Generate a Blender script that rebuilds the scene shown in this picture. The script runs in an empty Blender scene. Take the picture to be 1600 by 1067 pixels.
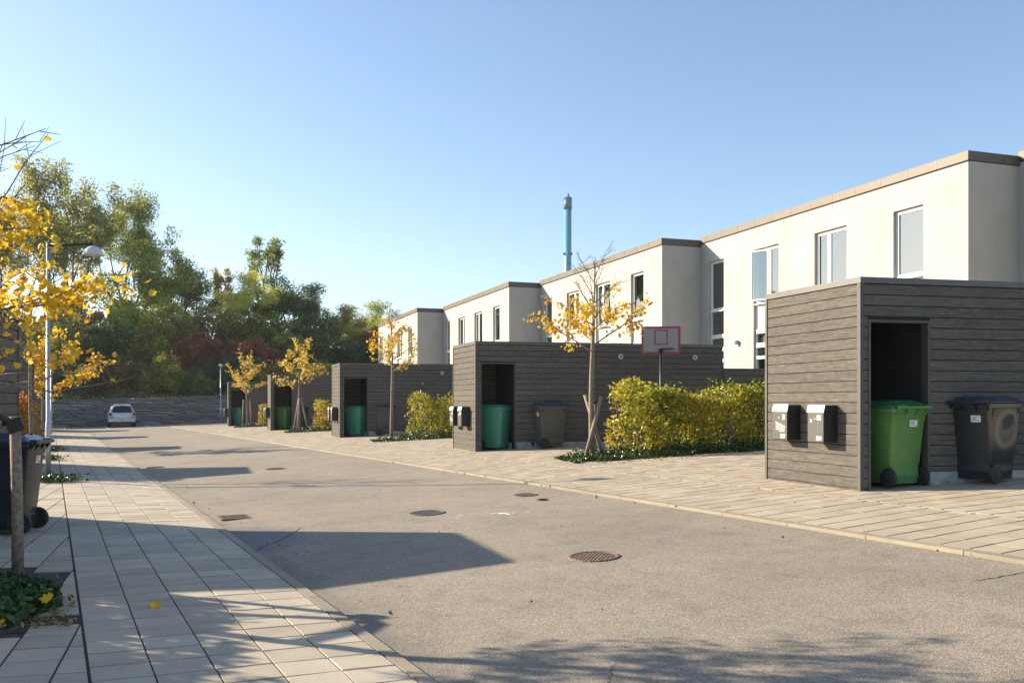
import bpy, math, random
import numpy as np
from mathutils import Vector, Matrix
R = math.radians
scene = bpy.context.scene
COL = scene.collection

# ------------------------------------------------------------------ camera, sky, sun, exposure
PHI = math.atan(720 / 1430.0)
cam_data = bpy.data.cameras.new('camera')
cam = bpy.data.objects.new('camera', cam_data)
COL.objects.link(cam)
cam.location = (0, 0, 1.44)
cam.rotation_euler = (R(90), 0, -PHI)
cam_data.sensor_width = 36
cam_data.lens = 36 * 1430 / 1600
cam_data.shift_y = (630 - 533.5) / 1600
cam_data.clip_start = .05
cam_data.clip_end = 6000
scene.camera = cam

SUN_EL, SUN_AZ = 22.5, 44.4          # azimuth: degrees from +Y towards -X
world = bpy.data.worlds.new('World')
scene.world = world
world.use_nodes = True
wn = world.node_tree
for n_ in list(wn.nodes):
    wn.nodes.remove(n_)
sky = wn.nodes.new('ShaderNodeTexSky')
sky.sky_type = 'NISHITA'
sky.sun_disc = False
sky.sun_elevation = R(SUN_EL)
sky.sun_rotation = R(-SUN_AZ)
sky.air_density = 1.0
sky.dust_density = .7
sky.ozone_density = 2.4
sky.altitude = 0
wb = wn.nodes.new('ShaderNodeBackground')
wb.inputs[1].default_value = .1
wo = wn.nodes.new('ShaderNodeOutputWorld')
wn.links.new(sky.outputs[0], wb.inputs[0])
wn.links.new(wb.outputs[0], wo.inputs[0])

sd = bpy.data.lights.new('sun', 'SUN')
sd.energy = 5.0
sd.angle = R(.55)
sd.color = (1, .86, .66)
sun = bpy.data.objects.new('sun', sd)
COL.objects.link(sun)
sdir = Vector((-math.sin(R(SUN_AZ)) * math.cos(R(SUN_EL)), math.cos(R(SUN_AZ)) * math.cos(R(SUN_EL)), math.sin(R(SUN_EL))))
sun.rotation_euler = (-sdir).to_track_quat('-Z', 'Y').to_euler()

scene.view_settings.view_transform = 'Standard'
scene.view_settings.look = 'None'
scene.view_settings.exposure = 1.17
scene.view_settings.gamma = 1
scene.view_settings.use_curve_mapping = False
scene.cycles.max_bounces = 7
scene.cycles.diffuse_bounces = 3
scene.cycles.transparent_max_bounces = 8
scene.cycles.use_denoising = True

# ------------------------------------------------------------------ ground shape
def zl(s):
    return -.05 - .002 * max(0, s - 12)
def g(u, s):
    s = max(min(s, 80), -6)
    a = zl(s)
    b = (9.6 * (.045 - .0006 * s) - a) / 7.8
    if u < 1.8:
        return a + (1.8 - max(u, -3.0)) * .025
    return a + (min(u, 13) - 1.8) * b

# ------------------------------------------------------------------ node helpers
class NT:
    def __init__(self, name):
        self.m = bpy.data.materials.new(name)
        self.m.use_nodes = True
        self.t = self.m.node_tree
        self.b = self.t.nodes['Principled BSDF']
        self.out = self.t.nodes['Material Output']
    def n(self, kind, **kw):
        x = self.t.nodes.new('ShaderNode' + kind)
        for k, v in kw.items():
            setattr(x, k, v)
        return x
    def l(self, a, b):
        self.t.links.new(a, b)
    def mapping(self, out, scale=(1, 1, 1), loc=(0, 0, 0)):
        m = self.n('Mapping')
        m.inputs['Scale'].default_value = scale
        m.inputs['Location'].default_value = loc
        self.l(out, m.inputs[0])
        return m.outputs[0]
    def noise(self, vec, scale, detail=3, rough=.55):
        x = self.n('TexNoise')
        x.inputs['Scale'].default_value = scale
        x.inputs['Detail'].default_value = detail
        x.inputs['Roughness'].default_value = rough
        if vec is not None:
            self.l(vec, x.inputs['Vector'])
        return x.outputs['Fac']
    def ramp(self, fac, stops):
        x = self.n('ValToRGB')
        e = x.color_ramp.elements
        while len(e) > 1:
            e.remove(e[-1])
        e[0].position = stops[0][0]
        e[0].color = (*stops[0][1], 1)
        for p, c in stops[1:]:
            q = e.new(p)
            q.color = (*c, 1)
        self.l(fac, x.inputs[0])
        return x.outputs[0]
    def mix(self, fac, a, b, mode='MIX'):
        x = self.n('Mix', data_type='RGBA', blend_type=mode)
        for s, v in ((0, fac), (6, a), (7, b)):
            if hasattr(v, 'is_linked'):
                self.l(v, x.inputs[s])
            elif s == 0:
                x.inputs[s].default_value = v
            else:
                x.inputs[s].default_value = (*v, 1)
        return x.outputs[2]
    def math(self, op, a, b=None, c=None, clamp=False):
        x = self.n('Math', operation=op, use_clamp=clamp)
        for i, v in enumerate((a, b, c)):
            if v is None:
                continue
            if hasattr(v, 'is_linked'):
                self.l(v, x.inputs[i])
            else:
                x.inputs[i].default_value = v
        return x.outputs[0]
    def bump(self, h, strength=.3, dist=.01):
        x = self.n('Bump')
        x.inputs['Strength'].default_value = strength
        x.inputs['Distance'].default_value = dist
        self.l(h, x.inputs['Height'])
        self.l(x.outputs[0], self.b.inputs['Normal'])
    def obj(self):
        return self.n('TexCoord').outputs['Object']
    def pos(self):
        return self.n('NewGeometry').outputs['Position']
    def rnd(self):
        return self.n('ObjectInfo').outputs['Random']
    def isl(self):
        return self.n('NewGeometry').outputs['Random Per Island']
    def base(self, c):
        if hasattr(c, 'is_linked'):
            self.l(c, self.b.inputs['Base Color'])
        else:
            self.b.inputs['Base Color'].default_value = (*c, 1)
    def set(self, rough=None, metal=None, spec=None):
        if rough is not None:
            self.b.inputs['Roughness'].default_value = rough
        if metal is not None:
            self.b.inputs['Metallic'].default_value = metal
        if spec is not None:
            self.b.inputs['Specular IOR Level'].default_value = spec

def M_plain(name, col, rough=.6, metal=0, var=.12, scale=9, spec=None, bump=.05):
    t = NT(name)
    n = t.noise(t.obj(), scale, 4)
    lo = tuple(c * (1 - var) for c in col)
    hi = tuple(min(1, c * (1 + var)) for c in col)
    t.base(t.ramp(n, [(.3, lo), (.7, hi)]))
    t.set(rough, metal, spec)
    if bump:
        t.bump(t.noise(t.obj(), scale * 12, 3), bump, .004)
    return t.m

def M_asphalt():
    t = NT('asphalt')
    p = t.pos()
    v = t.n('TexVoronoi')
    v.inputs['Scale'].default_value = 135
    t.l(p, v.inputs['Vector'])
    bw = t.n('SeparateColor')
    t.l(v.outputs['Color'], bw.inputs[0])
    c = t.ramp(bw.outputs[0], [(0, (.185, .157, .122)), (.3, (.262, .226, .178)), (.75, (.335, .291, .231)), (.93, (.40, .35, .28)), (1, (.52, .47, .39))])
    big = t.noise(p, .45, 5, .6)
    c = t.mix(1, c, t.ramp(big, [(.3, (.80, .80, .80)), (.55, (.98, .97, .96)), (.75, (1.08, 1.06, 1.03))]), 'MULTIPLY')
    mid = t.noise(p, 3.2, 5, .7)
    c = t.mix(1, c, t.ramp(mid, [(.28, (.8, .8, .81)), (.5, (1, 1, 1)), (.75, (1.05, 1.05, 1.04))]), 'MULTIPLY')
    # oil spots and dark patches in the near lane
    sp = t.noise(t.mapping(p, (1, 1, 1), (3.1, 7.7, 0)), 2.6, 3, .5)
    sx = t.n('SeparateXYZ'); t.l(p, sx.inputs[0])
    near = t.math('SUBTRACT', 1, t.math('MULTIPLY', sx.outputs[1], .16), clamp=True)
    spm = t.math('MULTIPLY', t.ramp(sp, [(.58, (0, 0, 0)), (.68, (1, 1, 1))]), near)
    c = t.mix(t.math('MULTIPLY', spm, .45), c, (.09, .085, .08))
    # damp grey stain by the gutter drain
    def ell(cx, cy, rx, ry):
        a = t.math('POWER', t.math('DIVIDE', t.math('SUBTRACT', sx.outputs[0], cx), rx), 2)
        b = t.math('POWER', t.math('DIVIDE', t.math('SUBTRACT', sx.outputs[1], cy), ry), 2)
        return t.math('ADD', t.math('SQRT', t.math('ADD', a, b)), t.math('MULTIPLY', t.math('SUBTRACT', mid, .5), .7))
    e1_ = ell(2.02, 10.45, .62, 1.15)
    m1 = t.ramp(e1_, [(.62, (1, 1, 1)), (1.02, (0, 0, 0))])
    c = t.mix(t.math('MULTIPLY', m1, .6), c, (.15, .165, .18))
    e2_ = ell(1.9, 6.8, .16, 9.0)
    m2 = t.ramp(e2_, [(.3, (1, 1, 1)), (1.1, (0, 0, 0))])
    c = t.mix(t.math('MULTIPLY', m2, .35), c, (.14, .13, .115))
    t.base(c)
    t.set(.88, 0, .3)
    h = t.math('ADD', v.outputs['Distance'], t.math('MULTIPLY', t.noise(p, 40, 4), .5))
    t.bump(h, .55, .006)
    return t.m

def M_paver(name, base, var):
    t = NT(name)
    p = t.pos()
    r = t.math('FRACT', t.math('ADD', t.math('MULTIPLY', t.rnd(), 7.31), t.isl()))
    lo = tuple(c * (1 - var) for c in base)
    hi = tuple(c * (1 + var) for c in base)
    c = t.ramp(r, [(0, lo), (.45, base), (.9, hi), (1, tuple(x * 1.0 for x in hi))])
    n1 = t.noise(p, 2.2, 5, .65)
    c = t.mix(1, c, t.ramp(n1, [(.3, (.84, .84, .85)), (.6, (1.02, 1.01, 1))]), 'MULTIPLY')
    n2 = t.noise(p, 190, 3, .7)
    c = t.mix(1, c, t.ramp(n2, [(.3, (.80, .80, .80)), (.62, (1.07, 1.06, 1.05)), (.8, (1.3, 1.28, 1.25))]), 'MULTIPLY')
    n3 = t.noise(p, 14, 4, .7)
    c = t.mix(t.ramp(n3, [(.62, (0, 0, 0)), (.8, (.3, .3, .3))]), c, (.2, .19, .17))
    t.base(c)
    t.set(.85, 0, .3)
    t.bump(t.math('ADD', n2, n3), .35, .003)
    return t.m

def M_wood(name, dark=1.0):
    t = NT(name)
    uv = t.n('TexCoord').outputs['UV']
    off = t.n('CombineXYZ')
    t.l(t.math('MULTIPLY', t.rnd(), 71.0), off.inputs[0])
    t.l(t.math('MULTIPLY', t.isl(), 37.0), off.inputs[1])
    va = t.n('VectorMath', operation='ADD')
    t.l(uv, va.inputs[0]); t.l(off.outputs[0], va.inputs[1])
    p = va.outputs[0]
    g1 = t.noise(t.mapping(p, (1.6, 60, 1)), 1.6, 6, .65)
    g2 = t.noise(t.mapping(p, (4, 9, 1)), 2.2, 4, .6)
    c = t.ramp(g1, [(.3, tuple(x * dark for x in (.058, .054, .048))), (.5, tuple(x * dark for x in (.099, .092, .081))), (.72, tuple(x * dark for x in (.158, .147, .128)))])
    c = t.mix(1, c, t.ramp(g2, [(.3, (.80, .80, .82)), (.7, (1.15, 1.13, 1.1))]), 'MULTIPLY')
    kv = t.n('TexVoronoi')
    kv.inputs['Scale'].default_value = 1
    kv.inputs['Randomness'].default_value = 1
    t.l(t.mapping(p, (4.2, 8.5, 1)), kv.inputs['Vector'])
    kn = t.ramp(kv.outputs['Distance'], [(.03, (1, 1, 1)), (.12, (0, 0, 0))])
    c = t.mix(t.math('MULTIPLY', kn, .55), c, (.045, .04, .034))
    fine = t.noise(t.mapping(p, (30, 160, 1)), 2, 3, .7)
    c = t.mix(1, c, t.ramp(fine, [(.3, (.86, .86, .86)), (.7, (1.14, 1.13, 1.12))]), 'MULTIPLY')
    tint = t.ramp(t.rnd(), [(0, (.92, .925, .94)), (1, (1.09, 1.08, 1.05))])
    c = t.mix(1, c, tint, 'MULTIPLY')
    t.base(c)
    t.set(.9, 0, .15)
    t.bump(t.math('ADD', g1, t.math('MULTIPLY', fine, .5)), .5, .004)
    return t.m

def M_plaster():
    t = NT('white_plaster')
    p = t.obj()
    n1 = t.noise(p, .8, 6, .62)
    c = t.ramp(n1, [(.3, (.37, .355, .325)), (.62, (.445, .43, .402))])
    n2 = t.noise(t.mapping(p, (1.2, 1.2, .25)), 2.2, 5, .7)
    c = t.mix(t.ramp(n2, [(.55, (0, 0, 0)), (.8, (.4, .4, .4))]), c, (.30, .27, .215))
    t.base(c)
    t.set(.9, 0, .2)
    t.bump(t.noise(p, 60, 4), .25, .004)
    return t.m

def M_leaf(name, stops, rough=.5, trans=.35, varobj=0.0):
    t = NT(name)
    r = t.isl()
    n = t.noise(t.pos(), 1.1, 4, .7)
    f = t.math('ADD', t.math('MULTIPLY', r, .62), t.math('MULTIPLY', t.math('SUBTRACT', n, .5), 1.3))
    f = t.math('ADD', f, t.math('MULTIPLY', t.math('SUBTRACT', t.rnd(), .5), varobj))
    f = t.math('ADD', f, .19)
    c = t.ramp(f, stops)
    t.base(c)
    t.set(rough, 0, .35)
    tr = t.n('BsdfTranslucent')
    t.l(c, tr.inputs[0])
    mx = t.n('MixShader')
    mx.inputs[0].default_value = trans
    t.l(t.b.outputs[0], mx.inputs[1]); t.l(tr.outputs[0], mx.inputs[2])
    t.l(mx.outputs[0], t.out.inputs[0])
    return t.m

def M_glass():
    t = NT('window_glass')
    gl = t.n('BsdfGlossy'); gl.inputs['Roughness'].default_value = .015
    gl.inputs['Color'].default_value = (.92, .96, .95, 1)
    tr = t.n('BsdfTransparent'); tr.inputs['Color'].default_value = (.55, .63, .62, 1)
    lw = t.n('Fresnel'); lw.inputs['IOR'].default_value = 1.52
    wav = t.noise(t.obj(), 1.1, 2)
    bp = t.n('Bump'); bp.inputs['Strength'].default_value = .05; bp.inputs['Distance'].default_value = .05
    t.l(wav, bp.inputs['Height']); t.l(bp.outputs[0], gl.inputs['Normal'])
    f = t.math('ADD', t.math('MULTIPLY', lw.outputs[0], 1.6), .15, clamp=True)
    mx = t.n('MixShader')
    t.l(f, mx.inputs[0]); t.l(tr.outputs[0], mx.inputs[1]); t.l(gl.outputs[0], mx.inputs[2])
    t.l(mx.outputs[0], t.out.inputs[0])
    return t.m

MAT = {}
MAT['asphalt'] = M_asphalt()
MAT['paver'] = M_paver('grey_paver', (.47, .41, .32), .12)
MAT['paver_warm'] = M_paver('sand_paver', (.42, .36, .27), .09)
MAT['kerb'] = M_paver('kerb_concrete', (.31, .27, .205), .07)
MAT['wood'] = M_wood('stained_wood', 1.2)
MAT['plaster'] = M_plaster()
MAT['sand'] = M_plain('joint_sand', (.05, .046, .038), .95, 0, .35, 25, bump=.4)
MAT['soil'] = M_plain('garden_soil', (.06, .045, .033), .95, 0, .5, 30, bump=.8)
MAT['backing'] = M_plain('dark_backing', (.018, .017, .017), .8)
MAT['darktrim'] = M_plain('stained_trim', (.075, .070, .063), .6, 0, .15, 5)
MAT['cap'] = M_plain('grey_roof_flashing', (.11, .105, .10), .45, .3, .1)
MAT['fascia'] = M_plain('zinc_fascia', (.115, .095, .073), .55, .25, .05, 3)
MAT['whiteframe'] = M_plain('white_window_frame', (.72, .72, .70), .4, 0, .03)
MAT['panelwhite'] = M_plain('frosted_white_panel', (.68, .69, .67), .25, 0, .05)
MAT['iron'] = M_plain('worn_iron', (.14, .125, .12), .8, .1, .4, 40, bump=.5)
MAT['darkmetal'] = M_plain('dark_metal', (.03, .03, .032), .4, .4, .1)
MAT['steel'] = M_plain('galvanised_steel', (.40, .42, .44), .42, .7, .18, 18)
MAT['ltgrey'] = M_plain('grey_enamel', (.085, .085, .074), .45, .1, .1, 14)
MAT['white'] = M_plain('white_enamel', (.60, .60, .58), .35, 0, .04)
MAT['black'] = M_plain('black_rubber', (.014, .014, .015), .6, 0, .2)
MAT['concrete'] = M_plain('plinth_concrete', (.36, .36, .35), .9, 0, .3, 6, bump=.4)
MAT['glass'] = M_glass()
MAT['interior'] = M_plain('pale_room_wall', (.30, .31, .29), .8)
MAT['curtain'] = M_plain('pale_curtain', (.24, .25, .25), .8)
MAT['brownroom'] = M_plain('tan_curtain', (.40, .27, .16), .8)
MAT['roof'] = M_plain('roof_felt', (.05, .05, .052), .9)
MAT['bark'] = M_plain('young_bark', (.20, .165, .12), .85, 0, .45, 22, bump=.8)
MAT['darkbark'] = M_plain('dark_bark', (.12, .10, .08), .9, 0, .4, 12, bump=.8)
MAT['stake'] = M_plain('weathered_stake', (.27, .215, .165), .85, 0, .4, 30, bump=.9)
MAT['label'] = M_plain('white_sticker', (.74, .74, .72), .5, 0, .04)
MAT['ink'] = M_plain('grey_print', (.12, .12, .13), .6)
MAT['whiteink'] = M_plain('white_print', (.85, .85, .82), .5, 0, .02)
MAT['paint'] = M_plain('road_paint', (.72, .71, .68), .7, 0, .12, 40)
MAT['rust'] = M_plain('rusty_iron', (.19, .125, .09), .8, .1, .5, 40, bump=.6)
MAT['bank'] = M_plain('bank_earth', (.12, .13, .06), .95, 0, .5, 1.2, bump=.5)
MAT['field'] = M_plain('far_grass', (.09, .11, .045), .95, 0, .3, .02)
YEL = [(0, (.30, .15, .015)), (.3, (.62, .36, .02)), (.6, (.78, .52, .035)), (1, (.70, .56, .08))]
MAT['leaf_yellow'] = M_leaf('yellow_maple_leaf', YEL, .5, .45)
MAT['leaf_pale'] = M_leaf('ochre_leaf', [(0, (.38, .22, .04)), (.4, (.66, .46, .07)), (.8, (.72, .55, .11)), (1, (.40, .44, .09))], .5, .4)
MAT['hedge'] = M_leaf('hedge_leaf', [(0, (.07, .11, .015)), (.3, (.17, .23, .02)), (.5, (.42, .41, .03)), (.68, (.70, .60, .06)), (.82, (.60, .36, .05)), (1, (.30, .14, .06))], .45, .35)
MAT['hedge_mixed'] = M_leaf('yellow_orange_hedge_leaf', [(0, (.10, .12, .015)), (.3, (.34, .32, .03)), (.6, (.68, .50, .05)), (.85, (.62, .26, .04)), (1, (.40, .10, .04))], .45, .4)
MAT['hedge_orange'] = M_leaf('orange_hedge_leaf', [(0, (.22, .16, .02)), (.3, (.55, .36, .03)), (.6, (.62, .24, .03)), (1, (.42, .09, .03))], .45, .4)
MAT['ivy'] = M_leaf('ivy_leaf', [(0, (.012, .03, .008)), (.5, (.035, .085, .018)), (.85, (.09, .15, .04)), (1, (.22, .22, .07))], .3, .15)
MAT['deadleaf'] = M_leaf('dead_leaf', [(0, (.12, .06, .03)), (.5, (.26, .17, .09)), (1, (.55, .35, .06))], .7, .1)

def M_green(name, a, b, c, v=.5):
    return M_leaf(name, [(0, a), (.5, b), (1, c)], .55, .56, v)
MAT['f_dark'] = M_green('dark_green_foliage', (0.054, 0.090, 0.033), (0.137, 0.205, 0.061), (0.388, 0.421, 0.115))
MAT['f_mid'] = M_green('mid_green_foliage', (0.092, 0.141, 0.039), (0.250, 0.334, 0.067), (0.639, 0.597, 0.133))
MAT['f_light'] = M_green('yellow_green_foliage', (0.159, 0.176, 0.039), (0.503, 0.457, 0.084), (0.700, 0.700, 0.149))
MAT['f_gold'] = M_green('golden_foliage', (0.454, 0.262, 0.049), (0.700, 0.700, 0.099), (0.700, 0.700, 0.166))
MAT['f_rust'] = M_green('rust_brown_foliage', (0.137, 0.051, 0.033), (0.388, 0.141, 0.071), (0.700, 0.316, 0.115))
MAT['f_red'] = M_green('red_foliage', (0.409, 0.052, 0.039), (0.700, 0.141, 0.084), (0.700, 0.316, 0.133))
MAT['f_olive'] = M_green('olive_foliage', (0.115, 0.105, 0.033), (0.320, 0.262, 0.071), (0.700, 0.492, 0.133))
MAT['f_blue'] = M_green('blue_green_foliage', (.035, .07, .03), (.10, .17, .07), (.17, .26, .11), .2)

# ------------------------------------------------------------------ mesh helpers
class MB:
    def __init__(self):
        self.v = []; self.f = []
    def add(self, vs, fs):
        o = len(self.v)
        self.v += [tuple(x) for x in vs]
        self.f += [tuple(i + o for i in q) for q in fs]
        return self
    def box(self, x0, x1, y0, y1, z0, z1, M=None):
        vs = [Vector(p) for p in ((x0, y0, z0), (x1, y0, z0), (x1, y1, z0), (x0, y1, z0), (x0, y0, z1), (x1, y0, z1), (x1, y1, z1), (x0, y1, z1))]
        if M is not None:
            vs = [M @ p for p in vs]
        return self.add(vs, [(0, 3, 2, 1), (4, 5, 6, 7), (0, 1, 5, 4), (1, 2, 6, 5), (2, 3, 7, 6), (3, 0, 4, 7)])
    def prism(self, poly, z0, z1):
        n = len(poly)
        zz0 = z0 if callable(z0) else (lambda p: z0)
        zz1 = z1 if callable(z1) else (lambda p: z1)
        vs = [(p[0], p[1], zz0(p)) for p in poly] + [(p[0], p[1], zz1(p)) for p in poly]
        fs = [tuple(range(n - 1, -1, -1)), tuple(range(n, 2 * n))] + [(i, (i + 1) % n, n + (i + 1) % n, n + i) for i in range(n)]
        return self.add(vs, fs)
    def tube(self, pts, rad, n=7, cap=True):
        pts = [Vector(p) for p in pts]
        if not hasattr(rad, '__len__'):
            rad = [rad] * len(pts)
        o = len(self.v)
        ref = None
        for i, p in enumerate(pts):
            d = (pts[min(i + 1, len(pts) - 1)] - pts[max(i - 1, 0)])
            if d.length < 1e-9:
                d = Vector((0, 0, 1))
            d.normalize()
            if ref is None:
                ref = d.orthogonal().normalized()
            a = (ref - d * ref.dot(d))
            a = a.normalized() if a.length > 1e-6 else d.orthogonal().normalized()
            ref = a
            b = d.cross(a)
            for k in range(n):
                t = 2 * math.pi * k / n
                self.v.append(tuple(p + (a * math.cos(t) + b * math.sin(t)) * rad[i]))
        for i in range(len(pts) - 1):
            for k in range(n):
                k2 = (k + 1) % n
                self.f.append((o + i * n + k, o + i * n + k2, o + (i + 1) * n + k2, o + (i + 1) * n + k))
        if cap:
            self.f.append(tuple(o + k for k in range(n - 1, -1, -1)))
            e = o + (len(pts) - 1) * n
            self.f.append(tuple(e + k for k in range(n)))
        return self
    def mesh(self, name, smooth=False):
        m = bpy.data.meshes.new(name)
        m.from_pydata(self.v, [], self.f)
        m.update()
        if smooth:
            for p in m.polygons:
                p.use_smooth = True
        return m
    def build(self, name, mat, parent=None, smooth=False, loc=(0, 0, 0)):
        m = self.mesh(name, smooth)
        m.materials.append(MAT[mat] if isinstance(mat, str) else mat)
        return link(name, m, parent, loc)

def link(name, data, parent=None, loc=(0, 0, 0), M=None):
    o = bpy.data.objects.new(name, data)
    COL.objects.link(o)
    if parent is not None:
        o.parent = parent
    if M is not None:
        o.matrix_basis = M
    else:
        o.location = loc
    return o

def tag(o, label=None, cat=None, group=None, kind=None):
    if label: o['label'] = label
    if cat: o['category'] = cat
    if group: o['group'] = group
    if kind: o['kind'] = kind
    return o

def empty(name, loc, label=None, cat=None, group=None, rz=0):
    o = bpy.data.objects.new(name, None)
    COL.objects.link(o)
    o.location = loc
    o.rotation_euler = (0, 0, rz)
    o.empty_display_size = .3
    return tag(o, label, cat, group)

def bevel(o, w, seg=2, ang=40):
    b = o.modifiers.new('bevel', 'BEVEL')
    b.width = w; b.segments = seg; b.limit_method = 'ANGLE'; b.angle_limit = R(ang)
    return o

def copy_tree(o, parent=None):
    c = o.copy()
    COL.objects.link(c)
    c.parent = parent
    for ch in list(o.children):
        copy_tree(ch, c)
    return c

def clip(poly, a, b, c):
    """keep the part of poly where a*x + b*y <= c"""
    out = []
    for i in range(len(poly)):
        p, q = poly[i], poly[(i + 1) % len(poly)]
        dp, dq = a * p[0] + b * p[1] - c, a * q[0] + b * q[1] - c
        if dp <= 0: out.append(p)
        if (dp < 0 < dq) or (dq < 0 < dp):
            t = dp / (dp - dq)
            out.append((p[0] + (q[0] - p[0]) * t, p[1] + (q[1] - p[1]) * t))
    return out

def area(poly):
    return abs(sum(poly[i][0] * poly[(i + 1) % len(poly)][1] - poly[(i + 1) % len(poly)][0] * poly[i][1] for i in range(len(poly)))) / 2

# ------------------------------------------------------------------ large setting: ground, road, far terrain
def sheet(name, us, ss, dz, mat, zf=g):
    mb = MB()
    for s in ss:
        for u in us:
            mb.v.append((u, s, zf(u, s) + dz))
    n = len(us)
    for j in range(len(ss) - 1):
        for i in range(n - 1):
            a = j * n + i
            mb.f.append((a, a + 1, a + n + 1, a + n))
    return mb.build(name, mat, smooth=True)

def frange(a, b, st):
    n = max(1, int(round((b - a) / st)))
    return [a + (b - a) * i / n for i in range(n + 1)]

road = sheet('road', [-14, -3, -1, 1.8] + frange(2.5, 13, .75) + [16, 22, 34], frange(-14, 69.2, 1.6), -.022, 'asphalt')
tag(road, kind='structure')
terr = MB()
terr.add([(-1500, -1200, -1.2), (1800, -1200, -1.2), (1800, 2400, -1.2), (-1500, 2400, -1.2)], [(0, 1, 2, 3)])
tag(terr.build('ground', 'field'), kind='structure')

def hill(u, s):
    h = 1.55 + max(0, s - 69.6) * .42
    h = min(h, 6.4 + .8 * math.sin(u * .13) + .5 * math.sin(s * .21 + u * .05))
    return h + .18 * math.sin(u * .9) * math.sin(s * .7)
bank = sheet('hill', frange(-45, 60, 2.5), frange(69.75, 130, 2.0), 0, 'bank', hill)
tag(bank, kind='structure')

# ------------------------------------------------------------------ paving
rng = random.Random(4)
A8 = R(7.7)
E1 = (math.sin(A8), math.cos(A8))        # along the short shed fronts
E1P = (math.cos(A8), -math.sin(A8))
def paver_solid(poly, top, inset=.0022, h=.055):
    """a stone block with a small chamfer; poly counter-clockwise"""
    cx = sum(p[0] for p in poly) / len(poly); cy = sum(p[1] for p in poly) / len(poly)
    tilt = (rng.uniform(-.008, .008), rng.uniform(-.008, .008)); dz = rng.uniform(-.0015, .0015)
    zz = lambda p, o: g(p[0], p[1]) + top + o + dz + tilt[0] * (p[0] - cx) + tilt[1] * (p[1] - cy)
    n = len(poly)
    inn = []
    for p in poly:
        d = math.hypot(p[0] - cx, p[1] - cy) + 1e-6
        k = max(.5, (d - inset * 1.4) / d)
        inn.append((cx + (p[0] - cx) * k, cy + (p[1] - cy) * k))
    vs = [(p[0], p[1], zz(p, -h)) for p in poly] + [(p[0], p[1], zz(p, -inset)) for p in poly] + [(p[0], p[1], zz(p, 0)) for p in inn]
    fs = [tuple(range(2 * n, 3 * n))]
    for i in range(n):
        j = (i + 1) % n
        fs += [(i, j, n + j, n + i), (n + i, n + j, 2 * n + j, 2 * n + i)]
    return vs, fs

def make_paving(root, polys, mat, top, limit=300):
    def key(p):
        return math.hypot(sum(q[0] for q in p) / len(p), sum(q[1] for q in p) / len(p))
    def ccw(p):
        a = sum(p[i][0] * p[(i + 1) % len(p)][1] - p[(i + 1) % len(p)][0] * p[i][1] for i in range(len(p)))
        return p if a > 0 else p[::-1]
    def vis(p):
        x = sum(q[0] for q in p) / len(p); y = sum(q[1] for q in p) / len(p)
        Z = x * math.sin(PHI) + y * math.cos(PHI); X = x * math.cos(PHI) - y * math.sin(PHI)
        return Z > 4.2 and abs(X / Z) < .575
    polys = [ccw(p) for p in polys if len(p) > 2 and area(p) > .003]
    polys.sort(key=lambda p: (0 if vis(p) else 1000) + key(p))
    rest = MB()
    for k, p in enumerate(polys):
        vs, fs = paver_solid(p, top)
        if k < limit:
            mb = MB().add(vs, fs)
            mb.build('paver', mat, root)
        else:
            rest.add(vs, fs)
    tag(rest.build('paver', mat, root), kind='stuff')

# left pavement
lp = sheet('left_pavement', [-6, -3, -1.5, 0, 1.0, 1.76], frange(-6, 51.4, 1.2), -.010, 'sand')
tag(lp, kind='structure')
polys = []
TU, TS = .314, .29
s = -2.0
while s < 51.2:
    for c in range(5):
        u0 = .185 + c * TU
        polys.append([(u0 + .005, s + .009), (u0 + TU - .005, s + .009), (u0 + TU - .005, s + TS - .009), (u0 + .005, s + TS - .009)])
    s += TS
BED = [(-1.05, 6.56), (.172, 6.56), (.172, 7.1), (-1.05, 9.1)]
for i in range(-30, 22):
    for j in range(-10, 200):
        o = (.18, 5.42 + .29 * j * 1.0)
        # grid turned with the sheds
        bx = .18 + i * .30 * E1P[0] + j * .30 * E1[0]
        by = 0.0 + i * .30 * E1P[1] + j * .30 * E1[1]
        if bx > .3 or bx < -4.2 or by > 51.0 or by < 1:
            continue
        q = []
        for a, b in ((.0065, .008), (.2935, .008), (.2935, .292), (.0065, .292)):
            q.append((bx + a * E1P[0] + b * E1[0], by + a * E1P[1] + b * E1[1]))
        q = clip(q, 1, 0, .172)
        if len(q) > 2:
            cxx = sum(p[0] for p in q) / len(q); cyy = sum(p[1] for p in q) / len(q)
            bed = False
            for k in range(6):
                s0 = 8.5 + 12 * k
                if -1.6 < cxx and (s0 - 1.6 if k else 6.55) < cyy < (s0 + .75) and cxx < (.0 if k else (.2 if cyy < 7.05 else -.0)):
                    bed = True
            if not bed:
                polys.append(q)
make_paving(lp, polys, 'paver', 0.0)

# left kerb stones, flush with the paving
s = 1.2
kerb = MB()
k = 0
while s < 51.3:
    mb = MB()
    mb.prism([(1.765, s + .003), (1.845, s + .003), (1.845, s + .577), (1.765, s + .577)], lambda p: g(p[0], p[1]) - .08, lambda p: g(p[0], p[1]) - .002)
    if k < 70:
        mb.build('kerb_stone', 'kerb', lp)
    else:
        kerb.add(mb.v, mb.f)
    s += .58; k += 1
if kerb.v:
    tag(kerb.build('kerb_stone', 'kerb', lp), kind='stuff')

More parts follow.
